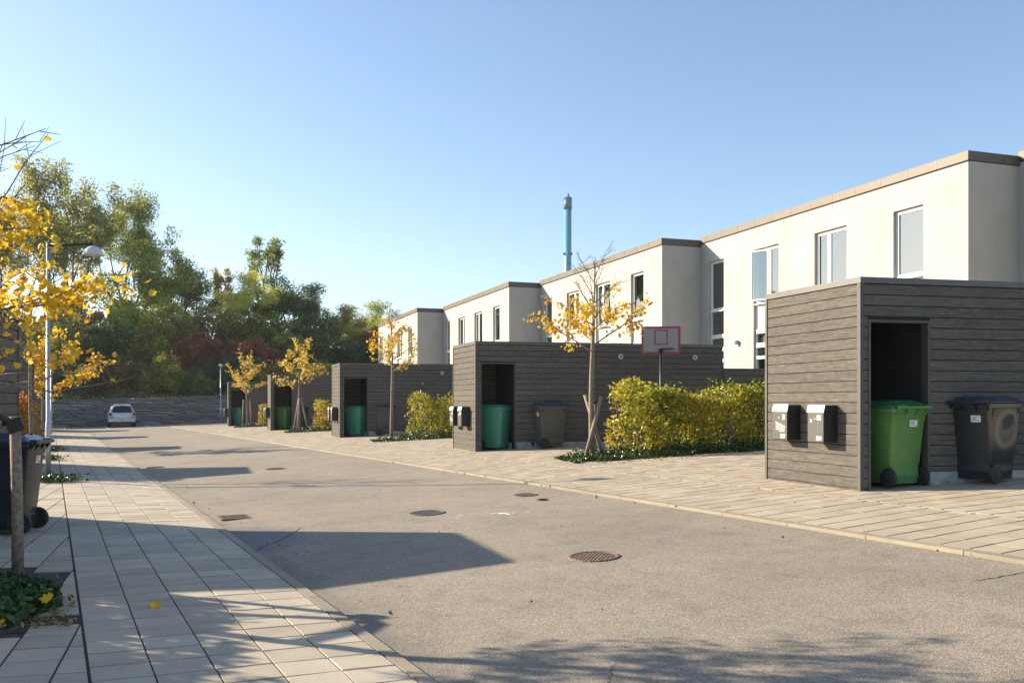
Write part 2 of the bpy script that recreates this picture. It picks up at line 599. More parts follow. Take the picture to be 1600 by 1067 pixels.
# right pavement with parking bays between the sheds
rp = sheet('right_pavement', [6.64, 8, 10, 12, 13, 16, 21], frange(-4, 59.4, 1.2), -.003, 'sand')
tag(rp, kind='structure')
polys = []
s = -3.0
row = 0
while s < 59:
    s_off = 0
    c = 0
    u0 = 6.755
    while u0 < 8.33:
        w = .30
        q = [(u0 + .001, s + .010), (u0 + w - .001, s + .010), (u0 + w - .001, s + .267), (u0 + .001, s + .267)]
        q = clip(q, 1, 0, 8.345)
        if len(q) > 2: polys.append(q)
        u0 += w
    s += .277; row += 1
SHED_R = [(8.94, 8.17, .355), (8.988, 19.74, .285), (9.062, 31.38, .228), (9.15, 43.1, .185), (9.2, 54.8, .10)]
def in_bed_r(x, y):
    for k in range(-1, 5):
        # planted strip: tree, hedge and ivy
        dx, dy = x - 8.9, y - (14.75 + 12 * k)
        a = dx * .974 - dy * .225; b = dx * .225 + dy * .974
        if 0 < a < 9 and 0 < b < 1.7:
            return True
    return False
for i in range(0, 30):
    for j in range(-14, 215):
        sh = .15 if j % 2 else 0.0
        bx = 8.2 + i * .30 * E1P[0] + j * .277 * E1[0]
        by = 0 + i * .30 * E1P[1] + j * .277 * E1[1]
        # restart so that the strip keeps its left edge at the seam
        pass
nrow = int(62 / .277)
for j in range(-12, nrow):
    base_s = j * .2795
    for i in range(-1, 40):
        bx = 8.36 + i * .30 * E1P[0] - .02
        by = base_s + .13 + i * .30 * E1P[1]
        if bx > 16.5 or by > 58.5 or by < -3:
            continue
        q = []
        for a, b in ((.001, .010), (.299, .010), (.299, .267), (.001, .267)):
            q.append((bx + a * E1P[0] + b * E1[0], by + a * E1P[1] + b * E1[1]))
        q = clip(q, -1, 0, -8.352)
        if len(q) > 2:
            cxx = sum(p[0] for p in q) / len(q); cyy = sum(p[1] for p in q) / len(q)
            if not in_bed_r(cxx, cyy):
                polys.append(q)
make_paving(rp, polys, 'paver_warm', .008)
s = -3.0; k = 0
kerb = MB()
while s < 59.3:
    mb = MB()
    mb.prism([(6.63, s + .004), (6.735, s + .004), (6.735, s + .996), (6.63, s + .996)], lambda p: g(p[0], p[1]) - .08, lambda p: g(p[0], p[1]) + .012)
    mb.build('kerb_stone', 'kerb', rp)
    s += 1.0
# darker pavers in front of the near shed
# ------------------------------------------------------------------ road furniture on the asphalt
def plate(name, cx, cy, r, label, cat='manhole cover', mat='rust', group=None, n=22, pattern=True):
    z = g(cx, cy) - .022
    root = empty(name, (cx, cy, z), label, cat, group)
    b = (g(cx + .3, cy) - g(cx - .3, cy)) / .6
    Mt = Matrix.Rotation(math.atan(-b), 4, 'Y')
    ring = MB(); ring2 = MB()
    pts = [(math.cos(2 * math.pi * i / n), math.sin(2 * math.pi * i / n)) for i in range(n)]
    vs = []
    for (rr, zz) in ((r * 1.12, .001), (r * 1.08, .012), (r * .97, .012), (r * .95, .004)):
        vs += [Mt @ Vector((x * rr, y * rr, zz)) for x, y in pts]
    fs = []
    for a in range(3):
        for i in range(n):
            j = (i + 1) % n
            fs.append((a * n + i, a * n + j, (a + 1) * n + j, (a + 1) * n + i))
    ring.add(vs, fs).build('frame_ring', mat, root, smooth=False)
    lid = MB()
    vs = [Mt @ Vector((x * r * .945, y * r * .945, .005)) for x, y in pts]
    lid.add(vs, [tuple(range(n))])
    st = r / 9
    for i in range(-9, 10):
        for j in range(-9, 10):
            x, y = i * st, j * st
            if math.hypot(x, y) < r * .86 and (i + j) % 2 == 0:
                lid.box(x - st * .42, x + st * .42, y - st * .3, y + st * .3, .0055, .0095, Mt)
    lid.build('lid', mat, root)
    return root
plate('manhole_cover', 4.323, 6.962, .21, 'rusty brown round manhole cover, the nearest and largest in the road')
plate('manhole_cover', 4.218, 10.758, .21, 'round iron manhole cover beyond the big shed shadow', mat='iron')
plate('manhole_cover', 5.95, 11.4, .16, 'small worn iron cover beside the right kerb', mat='rust')
plate('valve_cover', 5.87, 10.75, .07, 'tiny round valve cover just in front of the small worn cover', 'valve cover', 'darkmetal', n=12)
plate('manhole_cover', 4.28, 19.774, .21, 'round manhole cover beyond the tip of the second shed shadow', mat='rust')
plate('manhole_cover', 1.99 + .2, 23.1, .2, 'round manhole cover by the left kerb, past the second shadow', mat='rust')
plate('manhole_cover', 4.2, 29.0, .21, 'faint round manhole cover far down the lane', mat='iron')
# drain grate by the left kerb
gx, gy = 2.14, 12.33
gz = g(gx, gy) - .02
dr = empty('drain_grate', (gx, gy, gz), 'rectangular iron drain grate in the gutter by the left kerb', 'drain grate')
mb = MB(); mb.box(-.2, .2, -.22, -.19, 0, .012).box(-.2, .2, .19, .22, 0, .012).box(-.2, -.17, -.19, .19, 0, .012).box(.17, .2, -.19, .19, 0, .012)
mb.build('grate_frame', 'rust', dr)
MB().box(-.17, .17, -.19, .19, .0, .003).build('grate_well', 'black', dr)
for i in range(7):
    y = -.165 + i * .055
    MB().box(-.168, .168, y - .012, y + .012, .004, .011).build('grate_bar', 'rust', dr)

def ground_ribbon(pts, w):
    mb = MB()
    vs = []
    for i, p in enumerate(pts):
        a = pts[max(0, i - 1)]; b = pts[min(len(pts) - 1, i + 1)]
        dx, dy = b[0] - a[0], b[1] - a[1]
        L = math.hypot(dx, dy) + 1e-6
        nx, ny = -dy / L, dx / L
        ww = w * rng.uniform(.6, 1.25)
        for sg in (-1, 1):
            x, y = p[0] + nx * ww * sg / 2, p[1] + ny * ww * sg / 2
            vs.append((x, y, g(x, y) - .0185))
    fs = [(2 * i, 2 * i + 1, 2 * i + 3, 2 * i + 2) for i in range(len(pts) - 1)]
    return mb.add(vs, fs)
def wob(p, q, n, amp):
    out = []
    for i in range(n + 1):
        t = i / n
        out.append((p[0] + (q[0] - p[0]) * t + rng.uniform(-amp, amp), p[1] + (q[1] - p[1]) * t + rng.uniform(-amp, amp)))
    return out
tag(ground_ribbon(wob((6.5, 4.3), (5.9, 4.36), 24, .012), .012).build('crack', 'sand', road))
tag(ground_ribbon(wob((2.8, 4.3), (2.56, 4.0), 16, .012), .006).build('crack', 'sand', road))
tag(ground_ribbon([(1.86, 9.5), (1.98, 9.75), (2.1, 9.85), (2.3, 10.15), (2.5, 10.5), (2.62, 10.75)], .014).build('crack', 'sand', road))
# white paint scraps on the asphalt
pm = MB()
for (x, y, w, l) in ((4.9, 10.02, .10, .12), (4.93, 9.93, .05, .2), (4.82, 10.1, .12, .05), (5.02, 9.95, .04, .05), (4.45, 10.25, .10, .03), (4.35, 10.1, .08, .025), (5.2, 9.9, .05, .03)):
    q = [(x + math.cos(t) * w * rng.uniform(.35, .6), y + math.sin(t) * l * rng.uniform(.35, .6)) for t in [k * math.pi / 4 for k in range(8)]]
    pm.add([(a, b, g(a, b) - .0175) for a, b in q], [tuple(range(8))])
pm.build('paint_mark', 'paint', road)
# far parking stalls
for u in (.75, 3.2, 5.65, 8.1, 10.55, 13.0):
    MB().add([(x, y, g(x, y) - .017) for x, y in ((u - .06, 62.6), (u + .06, 62.6), (u + .06, 67.0), (u - .06, 67.0))], [(0, 1, 2, 3)]).build('stall_line', 'paint', road)

# ------------------------------------------------------------------ retaining wall
rw = empty('retaining_wall', (0, 69.3, 0), 'long low retaining wall of thin grey stone courses below the wooded bank', 'retaining wall')
core = MB()
us = frange(-42, 44, 4)
def rwtop(u):
    return 1.64 + min(max(u, -10), 14) * .034
for a, b in zip(us[:-1], us[1:]):
    core.add([(a, -.06, -1.2), (b, -.06, -1.2), (b, .35, -1.2), (a, .35, -1.2), (a, -.06, rwtop(a) - .06), (b, -.06, rwtop(b) - .06), (b, .35, rwtop(b) - .06), (a, .35, rwtop(a) - .06)],
             [(0, 3, 2, 1), (4, 5, 6, 7), (0, 1, 5, 4), (2, 3, 7, 6)])
core.build('core', 'backing', rw)
def M_stone():
    t = NT('slate_stone')
    c = t.ramp(t.isl(), [(0, (.13, .13, .12)), (.5, (.18, .178, .162)), (.85, (.225, .22, .195)), (1, (.33, .31, .26))])
    n = t.noise(t.pos(), 6, 4, .7)
    c = t.mix(1, c, t.ramp(n, [(.3, (.75, .75, .75)), (.7, (1.25, 1.22, 1.18))]), 'MULTIPLY')
    t.base(c); t.set(.85, 0, .3)
    t.bump(n, .5, .02)
    return t.m
MAT['stone'] = M_stone()
st = MB(); r2 = random.Random(8)
for k in range(24):
    u = -41 + r2.random() * .5
    hgt = .095
    while u < 43:
        L = r2.uniform(.6, 1.6)
        um = u + L / 2
        zb = rwtop(um) - .06 - (k + 1) * hgt
        if zb > -.5:
            pr = r2.uniform(.0, .012)
            st.box(u + .004, u + L - .004, -.10 - pr, -.058, zb + .004, zb + hgt - .004)
        u += L
tag(st.build('stone', 'stone', rw), kind='stuff')
cp = MB()
u = -41
while u < 43:
    cp.box(u + .006, u + .994, -.13, .36, rwtop(u + .5) - .058, rwtop(u + .5) + .0)
    u += 1.0
tag(cp.build('coping', 'stone', rw), kind='stuff')
# thin autumn haze that lifts the far trees
hm = bpy.data.materials.new('autumn_haze'); hm.use_nodes = True
for n_ in list(hm.node_tree.nodes):
    if n_.type != 'OUTPUT_MATERIAL': hm.node_tree.nodes.remove(n_)
pv = hm.node_tree.nodes.new('ShaderNodeVolumePrincipled')
pv.inputs['Color'].default_value = (.93, .96, 1, 1)
pv.inputs['Density'].default_value = .00025
pv.inputs['Anisotropy'].default_value = .2
hm.node_tree.links.new(pv.outputs[0], hm.node_tree.nodes['Material Output'].inputs['Volume'])
MAT['haze'] = hm
tag(MB().box(-160, 330, -60, 420, -2.2, 66).build('haze', 'haze'), kind='stuff')
# ------------------------------------------------------------------ terraced houses
HA = R(7.5)
HF = (math.sin(HA), math.cos(HA)); HI = (math.cos(HA), -math.sin(HA))
def house_matrix(u, s, z):
    # local x: along the facade away from the camera, local y: towards the street side outward is -y
    return Matrix(((HF[0], HI[0], 0, u), (HF[1], HI[1], 0, s), (0, 0, 1, z), (0, 0, 0, 1)))
# the frame (x, y inward, z) is mirrored, so it is only used to place vertices
def hbox(mb, M, x0, x1, y0, y1, z0, z1):
    vs = [M @ Vector(p) for p in ((x0, y0, z0), (x1, y0, z0), (x1, y1, z0), (x0, y1, z0), (x0, y0, z1), (x1, y0, z1), (x1, y1, z1), (x0, y1, z1))]
    return mb.add(vs, [(0, 1, 2, 3), (4, 7, 6, 5), (0, 4, 5, 1), (1, 5, 6, 2), (2, 6, 7, 3), (3, 7, 4, 0)])
WINS = [(1.39, 2.42, None), (4.21, 5.60, 5.06), (7.33, 8.67, 7.93), (10.42, 11.37, None)]
WTOP = 6.38
LEV = [(4.70, 6.33, 'glass'), (3.82, 4.60, 'panelwhite'), (3.38, 3.68, 'glass'), (2.96, 3.23, 'glass'), (1.0, 2.86, 'glass')]
LFAC = 11.9
HL = ['white two storey house at the right edge, mostly outside the picture',
      'white two storey house behind the near shed with one casement window standing open',
      'white two storey house behind the young tree and the basketball hoop',
      'white two storey house whose three upper windows show over the second shed front',
      'farthest white two storey house, its end next to the trees on the bank']
def build_house(k):
    u, s, z = 19.13, 14.3 + 12 * (k - 1), -.105 * (k - 1)
    root = empty('terraced_house', (u, s, z), HL[k], 'house', 'white terraced houses stepping down the lane')
    M = house_matrix(0, 0, 0)
    D = 9.0; T = .34
    wall = MB()
    xs = [0]
    for a, b, m in WINS: xs += [a, b]
    xs.append(LFAC)
    zb = -.9
    for i in range(0, len(xs), 2):
        hbox(wall, M, xs[i], xs[i + 1], 0, T, zb, WTOP)
    hbox(wall, M, 0, LFAC, 0, T, WTOP, 7.10)
    for a, b, m in WINS:
        hbox(wall, M, a, b, 0, T, zb, .95)
    wall.build('facade_wall', 'plaster', root)
    sw = MB(); hbox(sw, M, 0, T, T, D, zb, 7.10); sw.build('side_wall', 'plaster', root)
    if k == 4:
        sw = MB(); hbox(sw, M, LFAC - T, LFAC, T, D, zb, 7.10); sw.build('side_wall', 'plaster', root)
    rf = MB(); hbox(rf, M, .05, LFAC + (.0 if k == 4 else .1), .05, D, 7.10, 7.28); rf.build('roof', 'roof', root)
    # shadow gap and fascia panels
    sg = MB(); hbox(sg, M, -.012, LFAC, -.012, .02, 7.085, 7.115); sg.build('shadow_gap', 'backing', root)
    x = .0
    while x < LFAC - .05:
        e = min(x + .955, LFAC)
        p = MB(); hbox(p, M, x + (.004 if x else -.03), e - .004, -.035, .045, 7.115, 7.335); p.build('fascia_panel', 'fascia', root)
        if e < LFAC - .1:
            p = MB(); hbox(p, M, e - .011, e + .011, -.040, -.034, 7.116, 7.34); p.build('fascia_seam', 'cap', root)
        x += .955
    y = .048
    for w in (1.0, .95, .95, .95, .95, .95, .95, .95, .95):
        e = min(y + w, D)
        p = MB(); hbox(p, M, -.03, .045, y, e - .008, 7.115, 7.335); p.build('fascia_panel', 'fascia', root)
        y += w
        if y > D: break
    # rooms behind the windows
    rm = MB()
    hbox(rm, M, T, LFAC - .05, 2.2, 2.3, zb, 7.05)
    hbox(rm, M, T, LFAC - .05, T + .25, 3.4, 3.75, 4.0)
    hbox(rm, M, T, LFAC - .05, T + .05, 3.4, 6.9, 7.0)
    for xx in (3.3, 6.4, 9.6):
        hbox(rm, M, xx, xx + .12, T + .06, 3.4, zb, 6.9)
    rm.build('room', 'interior', root)
    fr_ = random.Random(90 + k)
    for (a, b, m_) in WINS:
        q = MB(); x0 = a + fr_.uniform(-.1, .5); hbox(q, M, x0, x0 + fr_.uniform(.35, .8), 1.7, 2.18, 4.02, fr_.uniform(5.0, 6.2)); q.build('wardrobe', fr_.choice(['brownroom', 'whiteframe', 'ink', 'whiteframe']), root)
        q = MB(); hbox(q, M, a + .1, b - .1, .9, 1.3, 4.75, 4.85); q.build('table', 'stake', root)
    for wi, (a, b, mull) in enumerate(WINS):
        is_open = (k == 1 and wi == 2)
        fr = MB(); F = .055; y0, y1 = .085, .16
        hbox(fr, M, a + .005, a + F, y0, y1, .955, WTOP - .005)
        hbox(fr, M, b - F, b - .005, y0, y1, .955, WTOP - .005)
        hbox(fr, M, a + F, b - F, y0, y1, WTOP - .055, WTOP - .005)
        for (z0, z1) in ((4.60, 4.70), (3.68, 3.82), (3.23, 3.38), (2.86, 2.96), (.955, 1.0)):
            hbox(fr, M, a + F, b - F, y0 - .01, y1, z0, z1)
        if mull:
            for (z0, z1) in ((4.70, 6.325), (1.0, 2.86)):
                hbox(fr, M, mull - .04, mull + .04, y0, y1, z0, z1)
        wnd = fr.build('window', 'whiteframe', root)
        sl = MB(); hbox(sl, M, a + .06, b - .06, -.02, .075, 4.60, 4.625); sl.build('sill', 'whiteframe', wnd)
        for li, (z0, z1, mt) in enumerate(LEV):
            if mt == 'panelwhite' and wi == 3:
                mt = 'glass'
            cols = [(a + F, b - F)]
            if mull and li in (0, 4):
                cols = [(a + F, mull - .04), (mull + .04, b - F)]
            for ci, (c0, c1) in enumerate(cols):
                if is_open and li == 0 and ci == 1:
                    continue
                if mt == 'glass':
                    p = MB(); hbox(p, M, c0, c1, .118, .126, z0, z1); p.build('pane', 'glass', wnd)
                    if li in (0,):
                        e = MB()
                        for q in ((c0, c0 + .035, z0, z1), (c1 - .035, c1, z0, z1), (c0 + .035, c1 - .035, z0, z0 + .04), (c0 + .035, c1 - .035, z1 - .04, z1)):
                            hbox(e, M, q[0], q[1], .095, .117, q[2], q[3])
                        e.build('sash', 'whiteframe', wnd)
                else:
                    p = MB(); hbox(p, M, c0, c1, .112, .13, z0, z1); p.build('white_panel', 'panelwhite', wnd)
        # curtains and blinds give each window its own look
        rr = random.Random(k * 10 + wi)
        kind = ['curtain', 'blind', 'none', 'curtain', 'none'][(k * 3 + wi) % 5]
        if is_open: kind = 'tan'
        if kind == 'curtain':
            c = MB(); n = 12; w = (b - a) * rr.uniform(.2, .35)
            for i in range(n):
                xa = b - .05 - w * (i + 1) / n; xb = b - .05 - w * i / n
                hbox(c, M, xa, xb, .42 + .03 * (i % 2), .44 + .03 * (i % 2), 4.05, 6.35)
            c.build('curtain', 'curtain', wnd)
        elif kind == 'blind':
            c = MB(); hbox(c, M, a + .02, b - .02, .40, .41, rr.uniform(5.6, 6.0), 6.37); c.build('blind', 'curtain', wnd)
        elif kind == 'tan':
            c = MB()
            for i in range(9):
                xa = mull + .1 + .06 * i
                hbox(c, M, xa, xa + .06, .42 + .03 * (i % 2), .44 + .03 * (i % 2), 4.05, 6.2)
            c.build('curtain', 'brownroom', wnd)
    if k == 1:
        # the open casement, hinged at its near jamb and swung outwards
        a, b, mull = WINS[2]
        hx = b - .055; ang = R(24)
        cs = MB(); cg = MB()
        w = b - mull - .1
        Ms = M @ Matrix.Translation((mull + .04, .09, 0)) @ Matrix.Rotation(-ang, 4, 'Z')
        for q in ((0, .05, 4.71, 6.32), (w - .05, w, 4.71, 6.32), (.05, w - .05, 4.71, 4.76), (.05, w - .05, 6.27, 6.32)):
            hbox(cs, Ms, q[0], q[1], -.025, .025, q[2], q[3])
        hbox(cg, Ms, .05, w - .05, -.004, .004, 4.76, 6.27)
        hs = cs.build('open_casement', 'whiteframe', root)
        cg.build('pane', 'glass', hs)
        h = MB(); hbox(h, Ms, w - .035, w - .015, .025, .06, 5.35, 5.47); h.build('handle', 'steel', hs)
    # little wall lamp
    wl = MB(); hbox(wl, M, 9.52, 9.60, -.05, 0, 3.42, 3.52); hbox(wl, M, 9.50, 9.62, -.16, -.05, 3.48, 3.53)
    w_ = wl.build('wall_lamp', 'steel', root)
    h = MB(); hbox(h, M, 9.51, 9.54, -.15, -.06, 3.38, 3.475); hbox(h, M, 9.58, 9.61, -.15, -.06, 3.38, 3.475); h.build('lamp_shade', 'steel', w_)
    if k == 1:
        # things standing on the inside sill of the near window
        M2 = Matrix.Translation((u, s, z)) @ M
        for (x, r, hh, nm, lb) in ((1.78, .095, .17, 'flower_pot', 'white flower pot on the inside sill of the nearest upper window'), (2.10, .07, .09, 'bowl', 'low white bowl on the sill left of the flower pot')):
            c = M2 @ Vector((x, .28, 4.72))
            pr = [(r * .7, 0), (r, hh), (r * .93, hh), (r * .6, .03)]
            mb = MB(); n = 14
            for (rad, zz) in pr:
                for i in range(n):
                    mb.v.append((rad * math.cos(2 * math.pi * i / n), rad * math.sin(2 * math.pi * i / n), zz))
            for q in range(3):
                for i in range(n):
                    j = (i + 1) % n
                    mb.f.append((q * n + i, q * n + j, (q + 1) * n + j, (q + 1) * n + i))
            mb.f.append(tuple(range(n - 1, -1, -1))); mb.f.append(tuple(3 * n + i for i in range(n)))
            tag(mb.build(nm, 'white', None, True, loc=c), lb, 'flower pot' if r > .08 else 'bowl')
        sl = MB(); hbox(sl, M, 1.4, 2.41, .165, .40, 4.66, 4.715); sl.build('inner_sill', 'whiteframe', root)
    return root
for k in range(5):
    build_house(k)

# ------------------------------------------------------------------ timber sheds
PLANKS = {}
def plank_mesh(L, h, t, sign, mat):
    key = (round(L, 3), round(h, 4), round(t, 4), sign, mat)
    if key in PLANKS:
        return PLANKS[key]
    # profile (y outward, z)
    pr = [(0, 0), (t, 0), (t, h - .010), (t * .45, h - .001), (0, h)]
    vs = [(0, sign * y, z) for y, z in pr] + [(L, sign * y, z) for y, z in pr]
    n = 5
    fs = [tuple(range(n)), tuple(range(2 * n - 1, n - 1, -1))] + [(i, n + i, n + (i + 1) % n, (i + 1) % n) for i in range(n)]
    if sign < 0:
        fs = [f[::-1] for f in fs]
    m = bpy.data.meshes.new('plank')
    m.from_pydata(vs, [], [f[::-1] for f in fs])
    uv = m.uv_layers.new(name='UVMap')
    for lp_ in m.loops:
        v = m.vertices[lp_.vertex_index].co
        uv.data[lp_.index].uv = (v.x, v.z + v.y)
    m.materials.append(MAT[mat])
    m.update()
    PLANKS[key] = m
    return m

class Cladding:
    """collects boards either as single objects or joined into one part"""
    def __init__(self, root, single, origin):
        self.root, self.single, self.o = root, single, origin
        self.v = []; self.f = []; self.uv = []
    def board(self, p, d, L, z, h, t, sign, mat='wood'):
        if L < .02: return
        m = plank_mesh(L, h, t, sign, mat)
        ang = math.atan2(d[1], d[0])
        Mx = Matrix.Translation((p[0], p[1], z)) @ Matrix.Rotation(ang, 4, 'Z')
        if self.single:
            link('plank', m, self.root, M=Mx)
        else:
            o = len(self.v)
            self.v += [tuple(Mx @ v.co) for v in m.vertices]
            off = rng.uniform(0, 50)
            for p_ in m.polygons:
                self.f.append(tuple(i + o for i in p_.vertices))
                for li in p_.loop_indices:
                    a = m.uv_layers[0].data[li].uv
                    self.uv.append((a[0] + off, a[1] + off * .37))
    def finish(self, mat='wood'):
        if self.v:
            m = bpy.data.meshes.new('cladding')
            m.from_pydata(self.v, [], self.f)
            uv = m.uv_layers.new(name='UVMap')
            for i, a in enumerate(self.uv):
                uv.data[i].uv = a
            m.materials.append(MAT[mat]); m.update()
            tag(link('plank', m, self.root), kind='stuff')

A2 = R(104)
E2R = (math.sin(A2), math.cos(A2))
def wallbox(mb, p, q, z0, z1, t, side):
    """upright slab from p to q, thickness t towards side (+1 = left of p->q)"""
    dx, dy = q[0] - p[0], q[1] - p[1]
    L = math.hypot(dx, dy)
    nx, ny = -dy / L * t * side, dx / L * t * side
    poly = [p, q, (q[0] + nx, q[1] + ny), (p[0] + nx, p[1] + ny)]
    if side < 0: poly = poly[::-1]
    return mb.prism(poly, z0, z1)

def shed(u, s, z0, H, label, single, L2=6.3, mirror=False, niche=True):
    root = empty('timber_shed', (u, s, 0), label, 'shed', 'dark timber bin sheds along the lane')
    sx = -1 if mirror else 1
    e1 = (E1[0], E1[1])
    e2 = (E2R[0], E2R[1]) if not mirror else (-math.cos(A8), math.sin(A8))
    L1 = 1.95 if not mirror else 1.83
    P = lambda a, b: (e1[0] * a + e2[0] * b, e1[1] * a + e2[1] * b)
    cl = Cladding(root, single, None)
    top = z0 + H
    zt = top - .075
    # side: outward of the front is left of e1 for the right row, right of e1 for the left row
    fs_ = 1 if not mirror else -1      # outward sign for the front boards
    ls_ = -1 if not mirror else 1      # outward sign for the long wall boards
    N0, N1, ZN = .125, .93, z0 + 2.09   # niche opening
    T = .10
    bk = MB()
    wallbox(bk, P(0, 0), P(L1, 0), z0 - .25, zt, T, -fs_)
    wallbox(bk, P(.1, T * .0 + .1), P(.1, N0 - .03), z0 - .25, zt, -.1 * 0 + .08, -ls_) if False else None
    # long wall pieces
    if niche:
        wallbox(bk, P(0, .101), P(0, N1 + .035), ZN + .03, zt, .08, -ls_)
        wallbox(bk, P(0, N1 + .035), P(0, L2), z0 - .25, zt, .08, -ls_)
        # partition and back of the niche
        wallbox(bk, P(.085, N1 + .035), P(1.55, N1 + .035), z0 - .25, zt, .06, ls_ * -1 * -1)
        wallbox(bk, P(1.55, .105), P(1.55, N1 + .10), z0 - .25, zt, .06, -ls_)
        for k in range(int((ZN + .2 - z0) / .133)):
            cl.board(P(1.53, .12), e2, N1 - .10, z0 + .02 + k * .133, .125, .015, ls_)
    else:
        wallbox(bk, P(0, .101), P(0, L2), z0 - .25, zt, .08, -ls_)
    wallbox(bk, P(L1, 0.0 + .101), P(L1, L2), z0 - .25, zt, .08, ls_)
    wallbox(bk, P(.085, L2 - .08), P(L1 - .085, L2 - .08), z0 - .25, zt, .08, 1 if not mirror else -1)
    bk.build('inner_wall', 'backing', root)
    rf = MB()
    poly = [P(.01, .01), P(.01, L2 - .01), P(L1 - .01, L2 - .01), P(L1 - .01, .01)]
    if area(poly) and sum(poly[i][0] * poly[(i + 1) % 4][1] - poly[(i + 1) % 4][0] * poly[i][1] for i in range(4)) < 0:
        poly = poly[::-1]
    rf.prism(poly, zt + .002, zt + .045)
    rf.build('roof', 'roof', root)
    # flashing along the edges
    cp_ = MB()
    def strip(p, q, side, t=.045, za=zt, zb=top):
        wallbox(cp_, p, q, za, zb, t, side)
    on = (-e1[1] * fs_, e1[0] * fs_)      # outward normal of the front
    ol = (-e2[1] * ls_, e2[0] * ls_)
    off = lambda p, n, d: (p[0] + n[0] * d, p[1] + n[1] * d)
    strip(off(P(-.04, 0), on, .035), off(P(L1 + .01, 0), on, .035), -fs_)
    strip(off(P(0, .012), ol, .035), off(P(0, L2 + .01), ol, .035), -ls_)
    strip(off(P(L1, .03), ol, 0), off(P(L1, L2 + .01), ol, 0), ls_)
    cp_.build('roof_flashing', 'cap', root)
    # corner posts and trims
    for (pa, pb, no, dd, th, sd_, zz) in ((P(-.03, 0), P(.028, 0), on, .03, .03, -fs_, z0 - .01), (P(L1 - .03, 0), P(L1 + .015, 0), on, .034, .034, -fs_, z0 - .01), (P(0, .0), P(0, .03), ol, .03, .028, -ls_, z0 - .012)):
        tr = MB(); wallbox(tr, off(pa, no, dd), off(pb, no, dd), zz, zt, th, sd_); tr.build('corner_trim', 'darktrim', root)
    if niche:
        jt = MB()
        wallbox(jt, off(P(0, N0 - .035), ol, .028), off(P(0, N0), ol, .028), z0 - .05, ZN, .13, -ls_)
        wallbox(jt, off(P(0, N1), ol, .028), off(P(0, N1 + .035), ol, .028), z0 - .02, ZN, .13, -ls_)
        wallbox(jt, off(P(0, N0 - .035), ol, .028), off(P(0, N1 + .035), ol, .028), ZN, ZN + .03, .13, -ls_)
        jt.build('opening_trim', 'darktrim', root)
    # boards: front
    h = .1335
    rows = int(math.ceil((zt - z0) / h))
    for k in range(rows):
        z = zt - (k + 1) * h
        hh = h - .007
        if z < z0 - .02:
            hh -= (z0 - .02 - z); z = z0 - .02
            if hh < .02: continue
        cl.board(P(.030, 0), e1, L1 - .062, z, hh, .021, fs_)
        # long wall
        if not niche:
            cl.board(P(0, .032), e2, L2 - .04, max(z, z0 + .02), hh, .021, ls_)
            continue
        if z > ZN + .02:
            cut = 2.4 + .9 * (k % 3)
            cl.board(P(0, .032), e2, cut - .034, z, hh, .021, ls_)
            cl.board(P(0, cut), e2, L2 - cut, z, hh, .021, ls_)
        elif z + hh > ZN:
            cl.board(P(0, .032), e2, N0 - .07, z, hh, .021, ls_)
            cut = 2.885
            cl.board(P(0, .032), e2, .001, z, hh, .021, ls_)
            cl.board(P(0, N1 + .037), e2, cut - N1 - .04, z, hh, .021, ls_)
            cl.board(P(0, cut + .006), e2, L2 - cut - .006, z, hh, .021, ls_)
        else:
            cl.board(P(0, .032), e2, N0 - .07, z, hh, .021, ls_)
            zz, h3 = z, hh
            if zz < z0 + .235:
                h3 -= (z0 + .235 - zz); zz = z0 + .235
            if h3 > .02:
                cl.board(P(0, N1 + .037), e2, 2.885 - N1 - .04, zz, h3, .021, ls_)
                cl.board(P(0, 2.892), e2, .958, zz, h3, .021, ls_)
                cl.board(P(0, 3.858), e2, L2 - 3.858, zz, h3, .021, ls_)
    cl.finish()
    if niche:
        pl = MB()
        wallbox(pl, off(P(0, N1 + .02), ol, .012), off(P(0, L2), ol, .012), z0 - .3, z0 + .225, .2, -ls_)
        wallbox(pl, P(.19, N1 + .0), P(1.5, N1 + .0), z0 - .3, z0 + .20, .03, 1)
        pl.build('plinth', 'concrete', root)
        for zz in (z0 + .42, z0 + 1.32, z0 + 1.86):
            hg = MB()
            wallbox(hg, off(P(0, 2.872), ol, .032), off(P(0, 2.905), ol, .032), zz, zz + .11, .014, -ls_)
            hg.build('hinge', 'steel', root)
        for b in (3.60, 5.55):
            c = P(0, b); c = (c[0] + ol[0] * .022, c[1] + ol[1] * .022, z0 + 2.30)
            d = MB()
            d.tube([c, (c[0] + ol[0] * .035, c[1] + ol[1] * .035, c[2])], [.062, .055], 16)
            lampo = d.build('outdoor_light', 'white', root, False)
            d2 = MB()
            d2.tube([(c[0] + ol[0] * .036, c[1] + ol[1] * .036, c[2]), (c[0] + ol[0] * .043, c[1] + ol[1] * .043, c[2])], [.030, .026], 12)
            d2.build('lens', 'ltgrey', lampo)
        c = P(0, 3.72); hd = MB()
        cz = z0 + 1.17
        wallbox(hd, off(c, ol, .05), off(P(0, 3.82), ol, .05), cz, cz + .022, .018, -ls_)
        wallbox(hd, off(P(0, 3.80), ol, .032), off(P(0, 3.82), ol, .032), cz - .03, cz + .05, .012, -ls_)
        hd.build('door_handle', 'steel', root)
    return root

